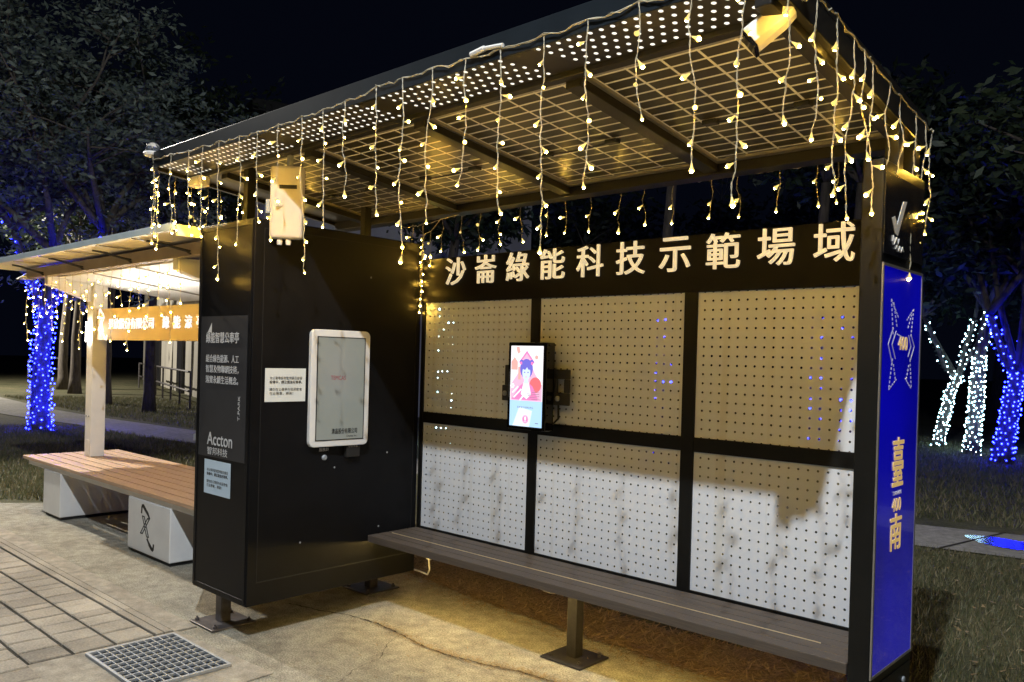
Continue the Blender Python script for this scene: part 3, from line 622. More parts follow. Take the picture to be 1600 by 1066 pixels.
ell(.5, .615, .022, .006, 10, 3, 8); sp2([(.492, .655), (.508, .655), (.5, .635)], 10, 2)
for q in [((.06, .42), (.24, .5)), ((.10, .36), (.34, .47)), ((.30, .33), (.46, .42))]:
    (a, b), (c, d) = q; sp2([(a, b), (c, d), (c+.03, d-.015), (a+.03, b-.015)], 6, 0)
for k in range(6): a = math.pi*k/3; ell(.07+.045*math.cos(a), .50+.02*math.sin(a), .026, .014, 7, 0, 8)
for k, (u0, u1) in enumerate([(.72, .9), (.68, .92), (.52, .92), (.56, .92), (.62, .9), (.66, .94)]): v = .445-.021*k; sp2([(u0, v), (u1, v), (u1, v+.007), (u0, v+.007)], 7, 8)
ell(.5, .09, .105, .055, 4, 2); ell(.5, .09, .075, .04, 5, 1); ell(.5, .10, .03, .026, 6, 0); sp2([(.46, .062), (.54, .062), (.54, .068), (.46, .068)], 6, 0)
sp2([(.80, .045), (.9, .045), (.9, .055), (.80, .055)], 4, 8)
so = scn.build('screen', pm, ks); so['label'] = 'lit screen with a pink illustrated woman over a pale blue band'
text_obj('點擊麥克風開始對話', .010, (sx0+.24*SW, SY-.0012, sz0+.225*SH), (1, 0, 0), (0, 0, 1), pm[8], so, 'lettering', ext=.0003, width=.5*SW)

# ------------------------------------------------------------------ shelter bench
bn = thing('slatted_bench', 'dark brown slatted bench with a thin brass line under the perforated wall', 'bench', (1.28, -.2, 0))
B0, B1, BY0, BY1, BZ = .012, 2.75, -.3875, -.015, .461
ns = 5; sw = (BY1-BY0)/ns
for i in range(ns):
    y0 = BY0+i*sw; MB().box(B0, B1, y0+.003, y0+sw-.003, BZ-.04, BZ).build('slat', wpc, bn, bevel=.003)
MB().box(B0+.04, 2.60, BY0+2*sw-.0016, BY0+2*sw+.0016, BZ-.01, BZ+.0015).build('brass_line', brass, bn)
un = MB().box(.02, 2.74, -.27, -.23, .409, .4205).box(.02, 2.74, -.12, -.07, .39, .4205)
un.box(1.25, 1.31, -.27, -.03, .375, .3885); un.build('under_frame', steel, bn)
led_strip_m = emit('under_bench_led', (1, .68, .2), 105)
MB().box(.06, 1.24, -.305, -.293, .409, .4197).box(1.32, 2.68, -.305, -.293, .409, .4197).build('led_strip', led_strip_m, bn)['label'] = 'warm lit strip under the seat'
dark_steel = mat('dark_steel', (.05, .047, .048), (.03, .028, .028), rough=.5, metal=.4, scale=18, bump=.1, bscale=80)
lg_ = MB().box(1.25, 1.31, -.075, -.015, .012, .375).box(1.155, 1.41, -.166, .072, .002, .012).build('leg', dark_steel, bn, bevel=.003)
for x in (1.19, 1.375):
    for y in (-.13, .035): MB().lathe([(.011, 0), (.011, .01), (.006, .011), (.006, .018)], (x, y, .012), n=6).build('anchor_bolt', steel, lg_)
MB().box(.06, .09, .03, .045, .26, .36).tube([(.075, .037, .26), (.08, .04, .2), (.04, .06, .16), (-.08, .1, .15), (-.2, .1, .15)], .006, 5).build('power_lead', [white_plastic], bn)

# ------------------------------------------------------------------ hanging devices
wb = thing('antenna_box', 'white upright antenna box hung under the roof near the cabinet', 'antenna', (.065, -1.0, 2.28))
ax = (V((CAM.x, CAM.y, 0))-V((.065, -1.0, 0))).normalized(); ang = math.atan2(ax.y, ax.x)+math.pi/2-.25
T = Matrix.Translation((.065, -1.0, 2.28)) @ Matrix.Rotation(ang, 4, 'Z')
MB().box(-.085, .085, -.03, .03, -.19, .185, T=T).build('housing', mat('cream_plastic', (.5, .46, .4), (.44, .41, .36), rough=.45), wb, bevel=.015, seg=3)
MB().box(-.035, .055, -.0315, -.03, .065, .085, T=T).build('maker_plate', rubber, wb)
for x in (-.035, .01): MB().lathe([(.013, 0), (.015, -.012), (.012, -.03)], T @ V((x, 0, -.19)), n=10).build('cable_gland', white_plastic, wb)
MB().box(-.105, -.085, -.02, .03, -.06, .01, T=T).bar(T @ V((0, .04, .1)), T @ V((0, .04, .33)), .03, .02).bar(T @ V((0, .02, .1)), T @ V((0, .05, .1)), .04, .04).build('hanger', galv, wb)

cm = thing('bullet_camera', 'white bullet security camera hung at the front right roof corner', 'camera', (2.74, -1.09, 2.54))
ca, cbv = V((2.775, -1.085, 2.512)), V((2.675, -1.125, 2.428)); d = (cbv-ca).normalized()
TT = Matrix.Translation(ca) @ d.to_track_quat('Z', 'Y').to_matrix().to_4x4()
k = MB(); oct_ = [(-.04, -.022), (-.022, -.036), (.022, -.036), (.04, -.022), (.04, .022), (.022, .036), (-.022, .036), (-.04, .022)]
k.add([TT @ V((a*.8, b*.8, -.02)) for a, b in oct_]+[TT @ V((a, b, .02)) for a, b in oct_]+[TT @ V((a, b, .115)) for a, b in oct_],
      [tuple(reversed(range(8))), tuple(range(16, 24))]+[(i, (i+1) % 8, 8+(i+1) % 8, 8+i) for i in range(8)]+[(8+i, 8+(i+1) % 8, 16+(i+1) % 8, 16+i) for i in range(8)])
k.build('housing', white_plastic, cm, bevel=.003)
MB().box(-.042, .042, -.038, .02, .115, .128, T=TT).box(-.03, .03, -.03, .03, .115, .121, T=TT).build('lens_hood', glass_dark, cm, bevel=.002)
MB().lathe([(.03, 0), (.03, .012)], (2.80, -1.06, 2.548), n=16).tube([(2.80, -1.06, 2.548), (2.797, -1.065, 2.53), (2.785, -1.08, 2.515)], .014, 8).build('mount_arm', white_plastic, cm)

dm = thing('dome_camera', 'small clear dome sensor on the far left roof corner', 'sensor', (-1.11, -1.19, 2.67))
MB().lathe([(.05, 0), (.055, .012), (.05, .022)], (-1.11, -1.19, 2.655), n=16).bar((-1.11, -1.19, 2.655), (-1.05, -1.19, 2.62), .02, .02).build('base', white_plastic, dm)
gl, nt, b = newmat('clear_dome'); b.inputs['Transmission Weight'].default_value = .9; b.inputs['Roughness'].default_value = .05; b.inputs['Base Color'].default_value = (.75, .78, .85, 1)
MB().lathe([(.043, 0), (.043, .02), (.036, .042), (.02, .056), (.001, .06)], (-1.11, -1.19, 2.678), n=16).build('dome', gl, dm, smooth=True)

# ------------------------------------------------------------------ fairy lights
bulb = MB()
bulb.tube([(0, 0, 0), (0, 0, .012)], .0018, 5, mi=0)
bulb.lathe([(.002, .008), (.0032, .014), (.005, .021), (.0092, .0285), (.0085, .0295)], n=9, mi=1)
bulb.sphere((0, 0, .0315), .0050, 8, 5, mi=2)
bulb_me = None
def add_bulb(pos, direc, parent, name='bulb'):
    global bulb_me
    if bulb_me is None:
        o = bulb.build(name, [wire_m, led_cap, led_core], None); bulb_me = o.data
    else:
        o = bpy.data.objects.new(name, bulb_me); C.objects.link(o)
    o.parent = parent; o.location = V(pos)-rl(parent); o.rotation_mode = 'QUATERNION'; o.rotation_quaternion = V(direc).normalized().to_track_quat('Z', 'Y')
    k_ = (.8, 1.0, .9, 1.12, .72, 1.05, .95)[int(abs(pos[0]*917+pos[2]*531)) % 7]; o.scale = (k_, k_, k_)
    return o
def strand(parent, top, length, seed, outward=(0, -1, 0), sway=.012, spacing=.085, end_bulb=True):
    r_ = random.Random(seed); n = max(4, int(length/.03)); P = []; ph = r_.uniform(0, 6); ph2 = r_.uniform(0, 6); dx = r_.uniform(-.05, .05)*length
    for i in range(n+1):
        t = i/n; s = min(1, t*4)
        P.append(V(top)+V((s*(math.sin(ph+t*7)*sway*.6+r_.uniform(-.004, .004))+dx*t, s*(math.sin(ph2+t*6)*sway*.5+r_.uniform(-.004, .004)), -length*t)))
    mb = MB()
    for q in (0, math.pi):           # two twisted leads
        pp = []
        for i in range(len(P)-1):
            for k in range(3):
                t = k/3; a = (i*3+k)*1.15+q; pp.append(P[i].lerp(P[i+1], t)+V((math.cos(a), math.sin(a), 0))*.0017)
        pp.append(P[-1]); mb.tube(pp, .00095, 4)
    so_ = mb.build('strand', wire_m, parent)
    z = .06+r_.random()*.05; side = 1
    while z < length-.035:
        t = z/length*n; i = min(int(t), n-1); p = P[i].lerp(P[i+1], t-i)
        side = -side; a = r_.uniform(-1.0, 1.0) + (0 if side > 0 else math.pi)
        ho = V((math.cos(a)*.9, math.sin(a)*.9, 0)); dr = ho+V((0, 0, -r_.uniform(.1, 1.3)))
        add_bulb(p, dr, so_); z += spacing*r_.uniform(.75, 1.25)
    if end_bulb: add_bulb(P[-1], (r_.uniform(-.3, .3), r_.uniform(-.3, .3), -1), so_)
    return so_
def curtain(label, spec, fixed, axis, cable_ext, seedbase, name='icicle_lights', group='warm icicle light curtains', sag=.012, pts_extra=None):
    # spec: list of (coord along axis, z top, drop)
    mid = spec[len(spec)//2]
    def P(c, z): return V((c, fixed, z)) if axis == 'x' else V((fixed, c, z))
    t = thing(name, label, 'string lights', P(mid[0], mid[1]), group)
    pts = []
    sp_ = sorted(spec); a0 = (sp_[0][0]-cable_ext[0], sp_[0][1]); a1 = (sp_[-1][0]+cable_ext[1], sp_[-1][1])
    seq = [a0]+[(c, z) for c, z, _ in sp_]+[a1]
    for i in range(len(seq)-1):
        for k in range(6):
            u = k/6; c = seq[i][0]+(seq[i+1][0]-seq[i][0])*u; z = seq[i][1]+(seq[i+1][1]-seq[i][1])*u-sag*math.sin(math.pi*u)*random.uniform(.3, 1.2)
            pts.append(P(c, z)+V((0, random.uniform(-.003, .003), 0)))
    pts.append(P(*seq[-1]))
    cbm = MB().tube(pts, .0024, 5)
    cbm.tube([p+V((random.uniform(-.003, .003), -.002, random.uniform(-.007, .005))) for p in pts], .0016, 4); cbm.build('cable', wire_m, t)
    for i, (c, z, ln) in enumerate(spec): strand(t, P(c, z-.001), ln, seedbase+i)
    return t
FR = [(-0.817,2.622,0.425),(-0.598,2.604,0.395),(-0.435,2.606,0.457),(-0.259,2.600,0.69),(-0.048,2.595,0.53),(0.125,2.59,0.418),(0.317,2.59,0.52),(0.518,2.592,0.7),(0.686,2.594,0.505),(0.849,2.599,0.378),(1.066,2.616,0.502),(1.235,2.619,0.707),(1.415,2.62,0.577),(1.6,2.612,0.446),(1.777,2.606,0.562),(1.98,2.604,0.708),(2.168,2.609,0.52),(2.363,2.611,0.34),(2.548,2.607,0.511),(2.719,2.604,0.622)]
RT = [(-1.16,2.60,0.395),(-0.998,2.577,0.389),(-0.846,2.568,0.518),(-0.707,2.545,0.55),(-0.621,2.53,0.324),(-0.543,2.515,0.476),(-0.367,2.49,0.323),(-0.251,2.475,0.257),(-0.084,2.455,0.583),(0.033,2.445,0.433),(.115,2.438,.38)]
RE = [(-0.283,2.35,0.199),(-0.182,2.353,0.372),(-0.002,2.373,0.18),(0.171,2.385,0.207),(0.336,2.39,0.21),(0.494,2.39,0.191),(0.665,2.392,0.19),(0.856,2.392,0.17),(0.988,2.39,0.173),(1.161,2.39,0.173),(1.35,2.388,0.187),(1.494,2.388,0.166),(1.664,2.384,0.174),(1.871,2.382,0.162),(2.005,2.382,0.176),(2.204,2.378,0.164),(2.373,2.38,0.159),(2.46,2.38,0.16)]
LE = [(-1.20,2.66,0.492),(-1.187,2.629,0.417),(-1.165,2.60,0.469),(-1.062,2.59,0.329),(-0.958,2.58,0.334),(-0.857,2.57,0.387),(-0.772,2.56,0.242),(-0.62,2.54,0.3),(-.4,2.5,.25),(-.15,2.47,.3)]
curtain('warm icicle lights along the left half of the front roof edge', FR[:11], -1.215, 'x', (.24, .0), 100)
curtain('warm icicle lights along the right half of the front roof edge', FR[11:], -1.215, 'x', (.17, .11), 200)
curtain('warm icicle lights running back along the right roof edge above the pylon', RT, 2.832, 'y', (.05, .02), 300)
curtain('short warm icicle lights behind the header board at the rear roof edge', RE, .143, 'x', (.1, .2), 400)
curtain('tangled warm icicle lights running back along the left roof edge', LE, -1.078, 'y', (.01, .2), 500)
cj = MB().tube([(1.63, -1.217, 2.617), (1.70, -1.22, 2.623)], .011, 8).tube([(1.70, -1.22, 2.623), (1.79, -1.217, 2.615)], .008, 8)
tag(cj.build('cable_connector', white_plastic), 'white taped cable connector midway along the front string of lights', 'connector')
tag(MB().box(-.93, -.80, -1.06, -.98, 2.47, 2.53).build('light_adaptor', white_plastic, bevel=.012), 'rounded white power adaptor box hung under the left roof corner', 'adaptor')
tangle = thing('light_tangle', 'loose bundle of warm fairy lights hung in the corner by the cabinet', 'string lights', (.03, -.03, 2.2))
for i, (x, y, z, ln) in enumerate([(.02, -.03, 2.25, .45), (.05, -.05, 2.24, .40), (.09, -.03, 2.26, .18)]): strand(tangle, (x, y, z), ln, 640+i, spacing=.06)
MB().tube([(.0, -.02, 2.3), (.02, -.03, 2.25), (.05, -.05, 2.24), (.09, -.03, 2.26), (.14, .0, 2.33), (.2, .12, 2.375)], .0024, 5).build('cable', wire_m, tangle)

# ------------------------------------------------------------------ left pavilion
pvl = thing('rest_pavilion', 'white roofed rest pavilion with beige name board behind the cabinet', 'pavilion', (-3.0, -.3, 0))
LX0, LX1 = -4.95, -1.2
edge_m = mat('pale_blue_edge', (.6, .7, .74), (.5, .6, .64), rough=.35, scale=6)
under_m = mat('translucent_underside', (.84, .78, .64), (.76, .7, .56), rough=.45, scale=4, stretch=(6, .6, 1))

def zl(y): return 2.262 - .035*(y+1.0)
c_ = MB(); c_.poly([(LX0, -1.0, zl(-1.0)), (LX0, -1.0, zl(-1)+.012), (LX0, .55, zl(.55)+.012), (LX0, .55, zl(.55))], (LX1-LX0, 0, 0)); c_ = c_.build('canopy', under_m, pvl)
MB().box(LX0-.01, LX1+.01, -1.024, -1.0, 2.248, 2.292).build('canopy_edge', edge_m, c_, bevel=.002)
for x in (LX1, LX0-.012): MB().box(x, x+.012, -1.0, .55, 2.215, 2.285).build('side_trim', white_paint, c_)
for x in np.arange(LX0+.62, LX1, .62): MB().box(x-.012, x+.012, -.998, -.74, 2.243, 2.251).build('seam', alu, c_)
for i, x in enumerate((-4.5, -3.55, -2.6, -1.65)):
    MB().tube([(x-.2, -.9, 2.244), (x-.1, -.88, 2.23), (x, -.82, 2.2), (x+.1, -.76, 2.17), (x+.13, -.745, 2.15)], .008, 5).tube([(x-.2, -.9, 2.244), (x-.05, -.87, 2.222), (x+.04, -.79, 2.19), (x+.12, -.745, 2.17)], .007, 5).build('cable', rubber, c_)
MB().box(LX0+.1, LX1-.02, -.74, -.66, 2.14, 2.226).build('front_beam', mat('brown_beam', (.38, .31, .24), (.32, .26, .2), rough=.5, scale=5), pvl, bevel=.003)
MB().poly([(LX0+.0, -.80, 2.135), (LX0, -.66, 2.135), (LX0, -.66, 2.235)], (.1, 0, 0)).build('beam_end_cap', white_paint, pvl)
for x in (-4.31, -1.75): MB().poly([(x-.04, -.74, 2.139), (x-.04, -.26, 2.139), (x-.04, -.26, 1.93), (x-.04, -.36, 1.93), (x-.04, -.74, 2.06)], (.08, 0, 0)).build('roof_bracket', white_paint, pvl, bevel=.003)
ceil_m = mat('white_ceiling_panel', (.78, .77, .74), (.72, .71, .68), rough=.4, scale=3)
for x0, x1 in [(-4.26, -3.45), (-3.42, -2.61), (-2.58, -1.8)]: MB().poly([(x0, -.655, 2.128), (x0, .5, 1.99), (x0, .5, 2.0), (x0, -.655, 2.138)], (x1-x0, 0, 0)).build('ceiling_panel', ceil_m, pvl)
rb = MB()
for x in (-3.435, -2.595): rb.poly([(x-.015, -.655, 2.12), (x-.015, .5, 1.982), (x-.015, .5, 2.0), (x-.015, -.655, 2.137)], (.03, 0, 0))
rb.box(-4.26, -1.8, .5, .54, 1.95, 2.02); rb.build('ceiling_rail', alu, pvl)
for x in (-4.30, -1.75):
    p = MB().box(x-.07, x+.07, -.36, -.23, .482, 2.139).build('post', white_paint, pvl, bevel=.006)
    MB().box(x-.03, x+.05, -.366, -.36, .50, .64).build('socket_plate', white_plastic, p, bevel=.003)
    for dx in (-.03, .03): MB().lathe([(.009, 0), (.009, .006), (.005, .008)], (x+dx, -.36, .86), (0, -1, 0), 8).build('bolt', galv, p)
nb = MB().box(-4.225, -1.825, -.33, -.30, 1.575, 1.862).build('name_board', beige_board, pvl, bevel=.003)
NY = -.331
glow_ink = emit('lit_white_letter', (.85, .85, 1), .95, (.8, .8, .8))
def sweep_x(mb, ox, oz, s, y, mi=0):
    def arc(pts, w): 
        P = [V((ox+a*s, y, oz+b*s)) for a, b in pts]
        for i in range(len(P)-1): mb.bar(P[i], P[i+1], w*s*(.5+.5*math.sin(math.pi*(i+.5)/(len(P)-1))), .003, up=V((0, 1, 0)))
    k = 1.9
    arc([(.075*k, .21), (.03*k, .31), (-.05*k, .40), (-.12*k, .49), (-.155*k, .46), (-.165*k, .29)], .085)
    arc([(.01*k, -.27), (.07*k, -.38), (.14*k, -.47), (.19*k, -.49), (.2*k, -.35)], .085)
    for (a, b), (c, d) in (((-.11*k, .23), (.025*k, -.23)), ((.04*k, .21), (-.155*k, -.19))):
        for e in (-.028*k, .028*k): mb.bar(V((ox+(a+e)*s, y, oz+b*s)), V((ox+(c+e)*s, y, oz+d*s)), .026*s, .003, up=V((0, 1, 0)))
        for u_, v_ in ((a, b), (c, d)): mb.bar(V((ox+(u_-.035*k)*s, y, oz+v_*s)), V((ox+(u_+.035*k)*s, y, oz+v_*s)), .026*s, .003, up=V((0, 1, 0)))
lb = MB(); sweep_x(lb, -4.08, 1.72, .28, NY); lb.build('x_logo', glow_ink, nb)
text_obj('景欣股份有限公司', .095, (-3.93, NY, 1.675), (1, 0, 0), (0, 0, 1), glow_ink, nb, 'lettering', ext=.006, width=.93, bold=.006)
for i, ch in enumerate('綠能涼亭'): text_obj(ch, .10, (-2.83+i*.195, NY, 1.675), (1, 0, 0), (0, 0, 1), glow_ink, nb, 'lettering', ext=.006, width=.115, bold=.008)
# tube lamps of the pavilion
for nm, lab, a, b, watts in [('tube_lamp', 'bright white lamp fixed at the top of the pavilion post', (-4.29, -.385, 1.56), (-4.29, -.385, 1.74), None), ('tube_lamp', 'white tube lamp fixed behind the top of the beige name board', (-4.0, -.23, 1.835), (-2.0, -.23, 1.835), None)]:
    t = thing(nm, lab, 'lamp', a)
    MB().tube([a, b], .016, 10).build('tube', tube_light, t)
    ho = V((0, .024, 0)) if a[2] != b[2] else V((0, 0, -.0145))
    MB().bar(V(a)+ho, V(b)+ho, .04, .012).build('fitting', white_plastic, t)
curtain('warm icicle lights hanging from the pavilion front beam', [(-4.78+i*.165, 2.135, [.55, .28, .62, .3, .45, .36][i % 6]) for i in range(20)], -.752, 'x', (.05, .05), 700)
# pavilion bench
pb = thing('wide_bench', 'wide wooden plank bench on white legs beneath the pavilion roof', 'bench', (-3.0, -.3, 0))
for i in range(8):
    y0 = -.775+i*.11; MB().box(-4.72, -1.25, y0, y0+.095, .452, .48).build('plank', wood, pb, bevel=.003)
MB().box(-4.62, -1.35, -.752, -.72, .408, .4515).box(-4.62, -1.35, .03, .06, .408, .4515).box(-4.62, -4.58, -.72, .03, .408, .4515).build('bench_frame', white_paint, pb, bevel=.003)
for x0, x1 in ((-4.2, -3.79), (-2.39, -1.70)):
    lg2 = MB().box(x0, x1, -.7585, .02, .028, .4075).build('leg', white_paint, pb, bevel=.008)
    MB().box(x0+.02, x1-.02, -.74, .0, .002, .0275).build('plinth', rubber, lg2)
    if x0 > -3:
        xl = MB(); sweep_x(xl, -2.06, .225, .30, -.7595); xl.build('x_logo', black_ink, lg2)

# ------------------------------------------------------------------ trees
def leaf_cloud(centers, per, spread, size, flat=.7):
    n = len(centers)*per; c = np.repeat(np.asarray(centers, dtype=np.float64), per, 0)+rng.normal(0, 1, (n, 3))*np.array([spread, spread, spread*flat])
    a = rng.normal(0, 1, (n, 3)); a[:, 2] *= .6; a /= np.linalg.norm(a, axis=1)[:, None]
    b = rng.normal(0, 1, (n, 3)); b -= a*(a*b).sum(1)[:, None]; b /= np.linalg.norm(b, axis=1)[:, None]
    s = size*rng.uniform(.6, 1.4, n)[:, None]
    v = np.stack([c-a*s, c+b*s*.38, c+a*s, c-b*s*.38], 1).reshape(-1, 3)
    return v, np.arange(n*4).reshape(n, 4)
def tree(name, label, trunk_pts, r0, r1, cc, cr, nclump, per, spread, leafsize, leafm, barkm=None, nlimb=9, group=None, forks=None, seed=1, low=.35, flat=.75, cat='tree'):
    rr = random.Random(seed); t = thing(name, label, cat, trunk_pts[0], group); barkm = barkm or bark
    P = [V(p) for p in trunk_pts]; mb = MB(); Q = []
    for i in range(len(P)-1):
        for k in range(4): Q.append(P[i].lerp(P[i+1], k/4)+V((rr.uniform(-.012, .012), rr.uniform(-.012, .012), 0))*(0 if i+k == 0 else 1))
    Q.append(P[-1]); rs = [r0+(r1-r0)*i/(len(Q)-1) for i in range(len(Q))]; rs[0] *= 1.35; rs[1] *= 1.08
    mb.tube(Q, rs, 10)
    for f_ in (forks or []): mb.tube([V(p) for p in f_], [r1*.8-(r1*.35)*i/(len(f_)-1) for i in range(len(f_))], 8)
    mb.build('trunk', barkm, t, smooth=True)
    cc = V(cc); cr = V(cr); centers = []; lm = MB(); tops = [P[-1]]+[V(f_[-1]) for f_ in (forks or [])]
    for i in range(nlimb):
        a = 2*math.pi*(i+rr.random()*.7)/nlimb; el = rr.uniform(-.25, .95); st = rr.choice(tops)
        en = cc+V((math.cos(a)*cr.x*math.cos(el), math.sin(a)*cr.y*math.cos(el), math.sin(el)*cr.z))*rr.uniform(.75, .98)
        mid = st.lerp(en, .5)+V((rr.uniform(-.2, .2)*cr.x*.4, rr.uniform(-.2, .2)*cr.y*.4, rr.uniform(.0, .15)*cr.z))
        pts = [st, st.lerp(mid, .5)+V((rr.uniform(-.1, .1), rr.uniform(-.1, .1), .1)), mid, mid.lerp(en, .5)+V((rr.uniform(-.15, .15), rr.uniform(-.15, .15), 0)), en]
        lm.tube(pts, [r1*.55, r1*.45, r1*.3, r1*.2, r1*.08], 6)
        for j in range(6):
            u = rr.uniform(.3, .95); k = min(3, int(u*4)); p = pts[k].lerp(pts[k+1], u*4-k)
            d_ = V((rr.uniform(-1, 1), rr.uniform(-1, 1), rr.uniform(-.2, 1))).normalized(); ln = rr.uniform(.25, .5)*min(cr)
            e = p+d_*ln; lm.tube([p, p.lerp(e, .5)+V((0, 0, .05)), e], [r1*.16, r1*.1, r1*.045], 5)
            centers.append(tuple(e)); centers.append(tuple(p.lerp(e, .7)))
            for q in range(3):
                d2 = (d_+V((rr.uniform(-1, 1), rr.uniform(-1, 1), rr.uniform(-.3, .8)))*.9).normalized(); e2 = p.lerp(e, rr.uniform(.5, 1)); e3 = e2+d2*ln*.55
                lm.tube([e2, e3], [r1*.05, r1*.025], 4); centers.append(tuple(e3))
        centers.append(tuple(en))
    while len(centers) < nclump:
        v = V((rr.gauss(0, 1), rr.gauss(0, 1), rr.gauss(0, 1))).normalized()*(rr.random()**.4)
        centers.append((cc.x+v.x*cr.x, cc.y+v.y*cr.y, cc.z+v.z*cr.z))
    lm.build('branches', barkm, t, smooth=True)
    v, f = leaf_cloud(centers[:max(nclump, 1)], per, spread, leafsize, flat); np_mesh('crown', v, f, leafm, t)
    return t
BT = V((-12.37, 1.77, -.02))
tree('leafy_tree', 'big pale leafed tree at far left whose trunk is wrapped in blue lights', [BT, (-12.37, 1.77, .83), (-12.36, 1.78, 1.52), (-12.3, 1.82, 2.2), (-12.25, 1.9, 3.2)], .16, .12,
     (-12.1, 1.9, 4.9), (2.9, 2.9, 2.9), 760, 34, .15, .06, leaf_grey, nlimb=17, forks=[[(-12.32, 1.80, 2.1), (-12.55, 1.6, 2.75), (-12.8, 1.4, 3.6)], [(-12.3, 1.82, 2.2), (-11.9, 2.2, 2.8), (-11.6, 2.5, 3.6)]], seed=3, barkm=bark_pale)
tree('leafy_tree', 'tall tree with pale tufted leaves at the left edge behind the blue lit one', [(-15.5, -1.2, -.02), (-15.4, -1.1, 2.2), (-15.2, -1.0, 4.2)], .2, .13, (-14.8, -.6, 6.4), (2.8, 2.8, 3.2), 520, 32, .17, .065, leaf_grey, nlimb=15, seed=5, barkm=bark_pale)
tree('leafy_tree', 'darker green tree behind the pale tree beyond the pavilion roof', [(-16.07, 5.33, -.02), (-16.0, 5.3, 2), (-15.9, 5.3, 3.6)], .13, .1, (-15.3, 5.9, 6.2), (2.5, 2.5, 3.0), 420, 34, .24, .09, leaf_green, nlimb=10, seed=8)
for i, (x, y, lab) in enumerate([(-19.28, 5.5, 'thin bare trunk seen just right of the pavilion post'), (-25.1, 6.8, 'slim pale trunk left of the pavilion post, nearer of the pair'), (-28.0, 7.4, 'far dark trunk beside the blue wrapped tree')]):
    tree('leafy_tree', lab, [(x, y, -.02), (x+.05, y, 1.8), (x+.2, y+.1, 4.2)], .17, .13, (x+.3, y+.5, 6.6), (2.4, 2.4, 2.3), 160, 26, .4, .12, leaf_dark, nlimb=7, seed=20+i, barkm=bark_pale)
WT = [(-1.005, 14.579, -.02), (-.84, 14.73, 1.12), (-.74, 14.83, 1.38)]
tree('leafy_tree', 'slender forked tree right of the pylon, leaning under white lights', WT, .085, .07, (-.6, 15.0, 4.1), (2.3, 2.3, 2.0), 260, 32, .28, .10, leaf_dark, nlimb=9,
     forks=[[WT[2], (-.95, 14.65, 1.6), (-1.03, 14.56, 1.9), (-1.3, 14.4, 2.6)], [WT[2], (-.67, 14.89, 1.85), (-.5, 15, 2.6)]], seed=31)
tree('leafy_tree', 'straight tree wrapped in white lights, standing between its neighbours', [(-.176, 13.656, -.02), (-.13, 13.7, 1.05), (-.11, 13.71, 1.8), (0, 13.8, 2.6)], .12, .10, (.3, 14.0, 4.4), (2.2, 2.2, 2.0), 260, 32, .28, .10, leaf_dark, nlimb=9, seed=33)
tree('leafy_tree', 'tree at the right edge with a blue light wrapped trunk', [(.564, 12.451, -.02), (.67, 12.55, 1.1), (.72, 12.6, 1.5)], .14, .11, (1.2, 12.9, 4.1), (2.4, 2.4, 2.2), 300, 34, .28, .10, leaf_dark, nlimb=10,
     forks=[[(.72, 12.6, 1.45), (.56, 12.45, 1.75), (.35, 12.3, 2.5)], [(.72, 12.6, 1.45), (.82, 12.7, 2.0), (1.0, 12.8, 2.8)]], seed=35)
tree('leafy_tree', 'near green tree whose leaves hang in at the right edge of the view', [(3.9, 8.2, -.02), (3.8, 8.2, 1.6), (3.6, 8.2, 3.0)], .14, .10, (2.9, 8.0, 3.9), (2.1, 2.1, 1.7), 330, 34, .24, .08, leaf_green, nlimb=11, seed=39)
for i, (x, y, h_) in enumerate([(-9, 19, 7), (-5, 21, 8), (-12.5, 17, 7), (-2, 24, 8)]):
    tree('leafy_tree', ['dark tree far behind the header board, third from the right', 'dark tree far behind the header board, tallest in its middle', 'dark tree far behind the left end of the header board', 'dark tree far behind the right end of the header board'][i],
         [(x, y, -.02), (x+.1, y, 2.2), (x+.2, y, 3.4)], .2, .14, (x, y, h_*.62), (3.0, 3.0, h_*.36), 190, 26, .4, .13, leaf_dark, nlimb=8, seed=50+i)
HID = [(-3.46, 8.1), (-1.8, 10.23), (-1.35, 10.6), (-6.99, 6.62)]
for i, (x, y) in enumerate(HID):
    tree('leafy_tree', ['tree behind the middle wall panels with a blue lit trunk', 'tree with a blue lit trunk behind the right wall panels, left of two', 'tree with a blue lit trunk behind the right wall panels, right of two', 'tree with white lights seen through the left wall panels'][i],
         [(x, y, -.02), (x+.05, y+.03, 1.2), (x+.02, y, 2.4), (x+.1, y+.1, 4.6 if i < 3 else 3.6)], .13, .08, (x+.1, y+.2, 5.5 if i < 3 else 4.1), (1.4, 1.4, .95 if i < 3 else .5), 120, 28, .28, .1, leaf_dark, nlimb=7, seed=60+i)
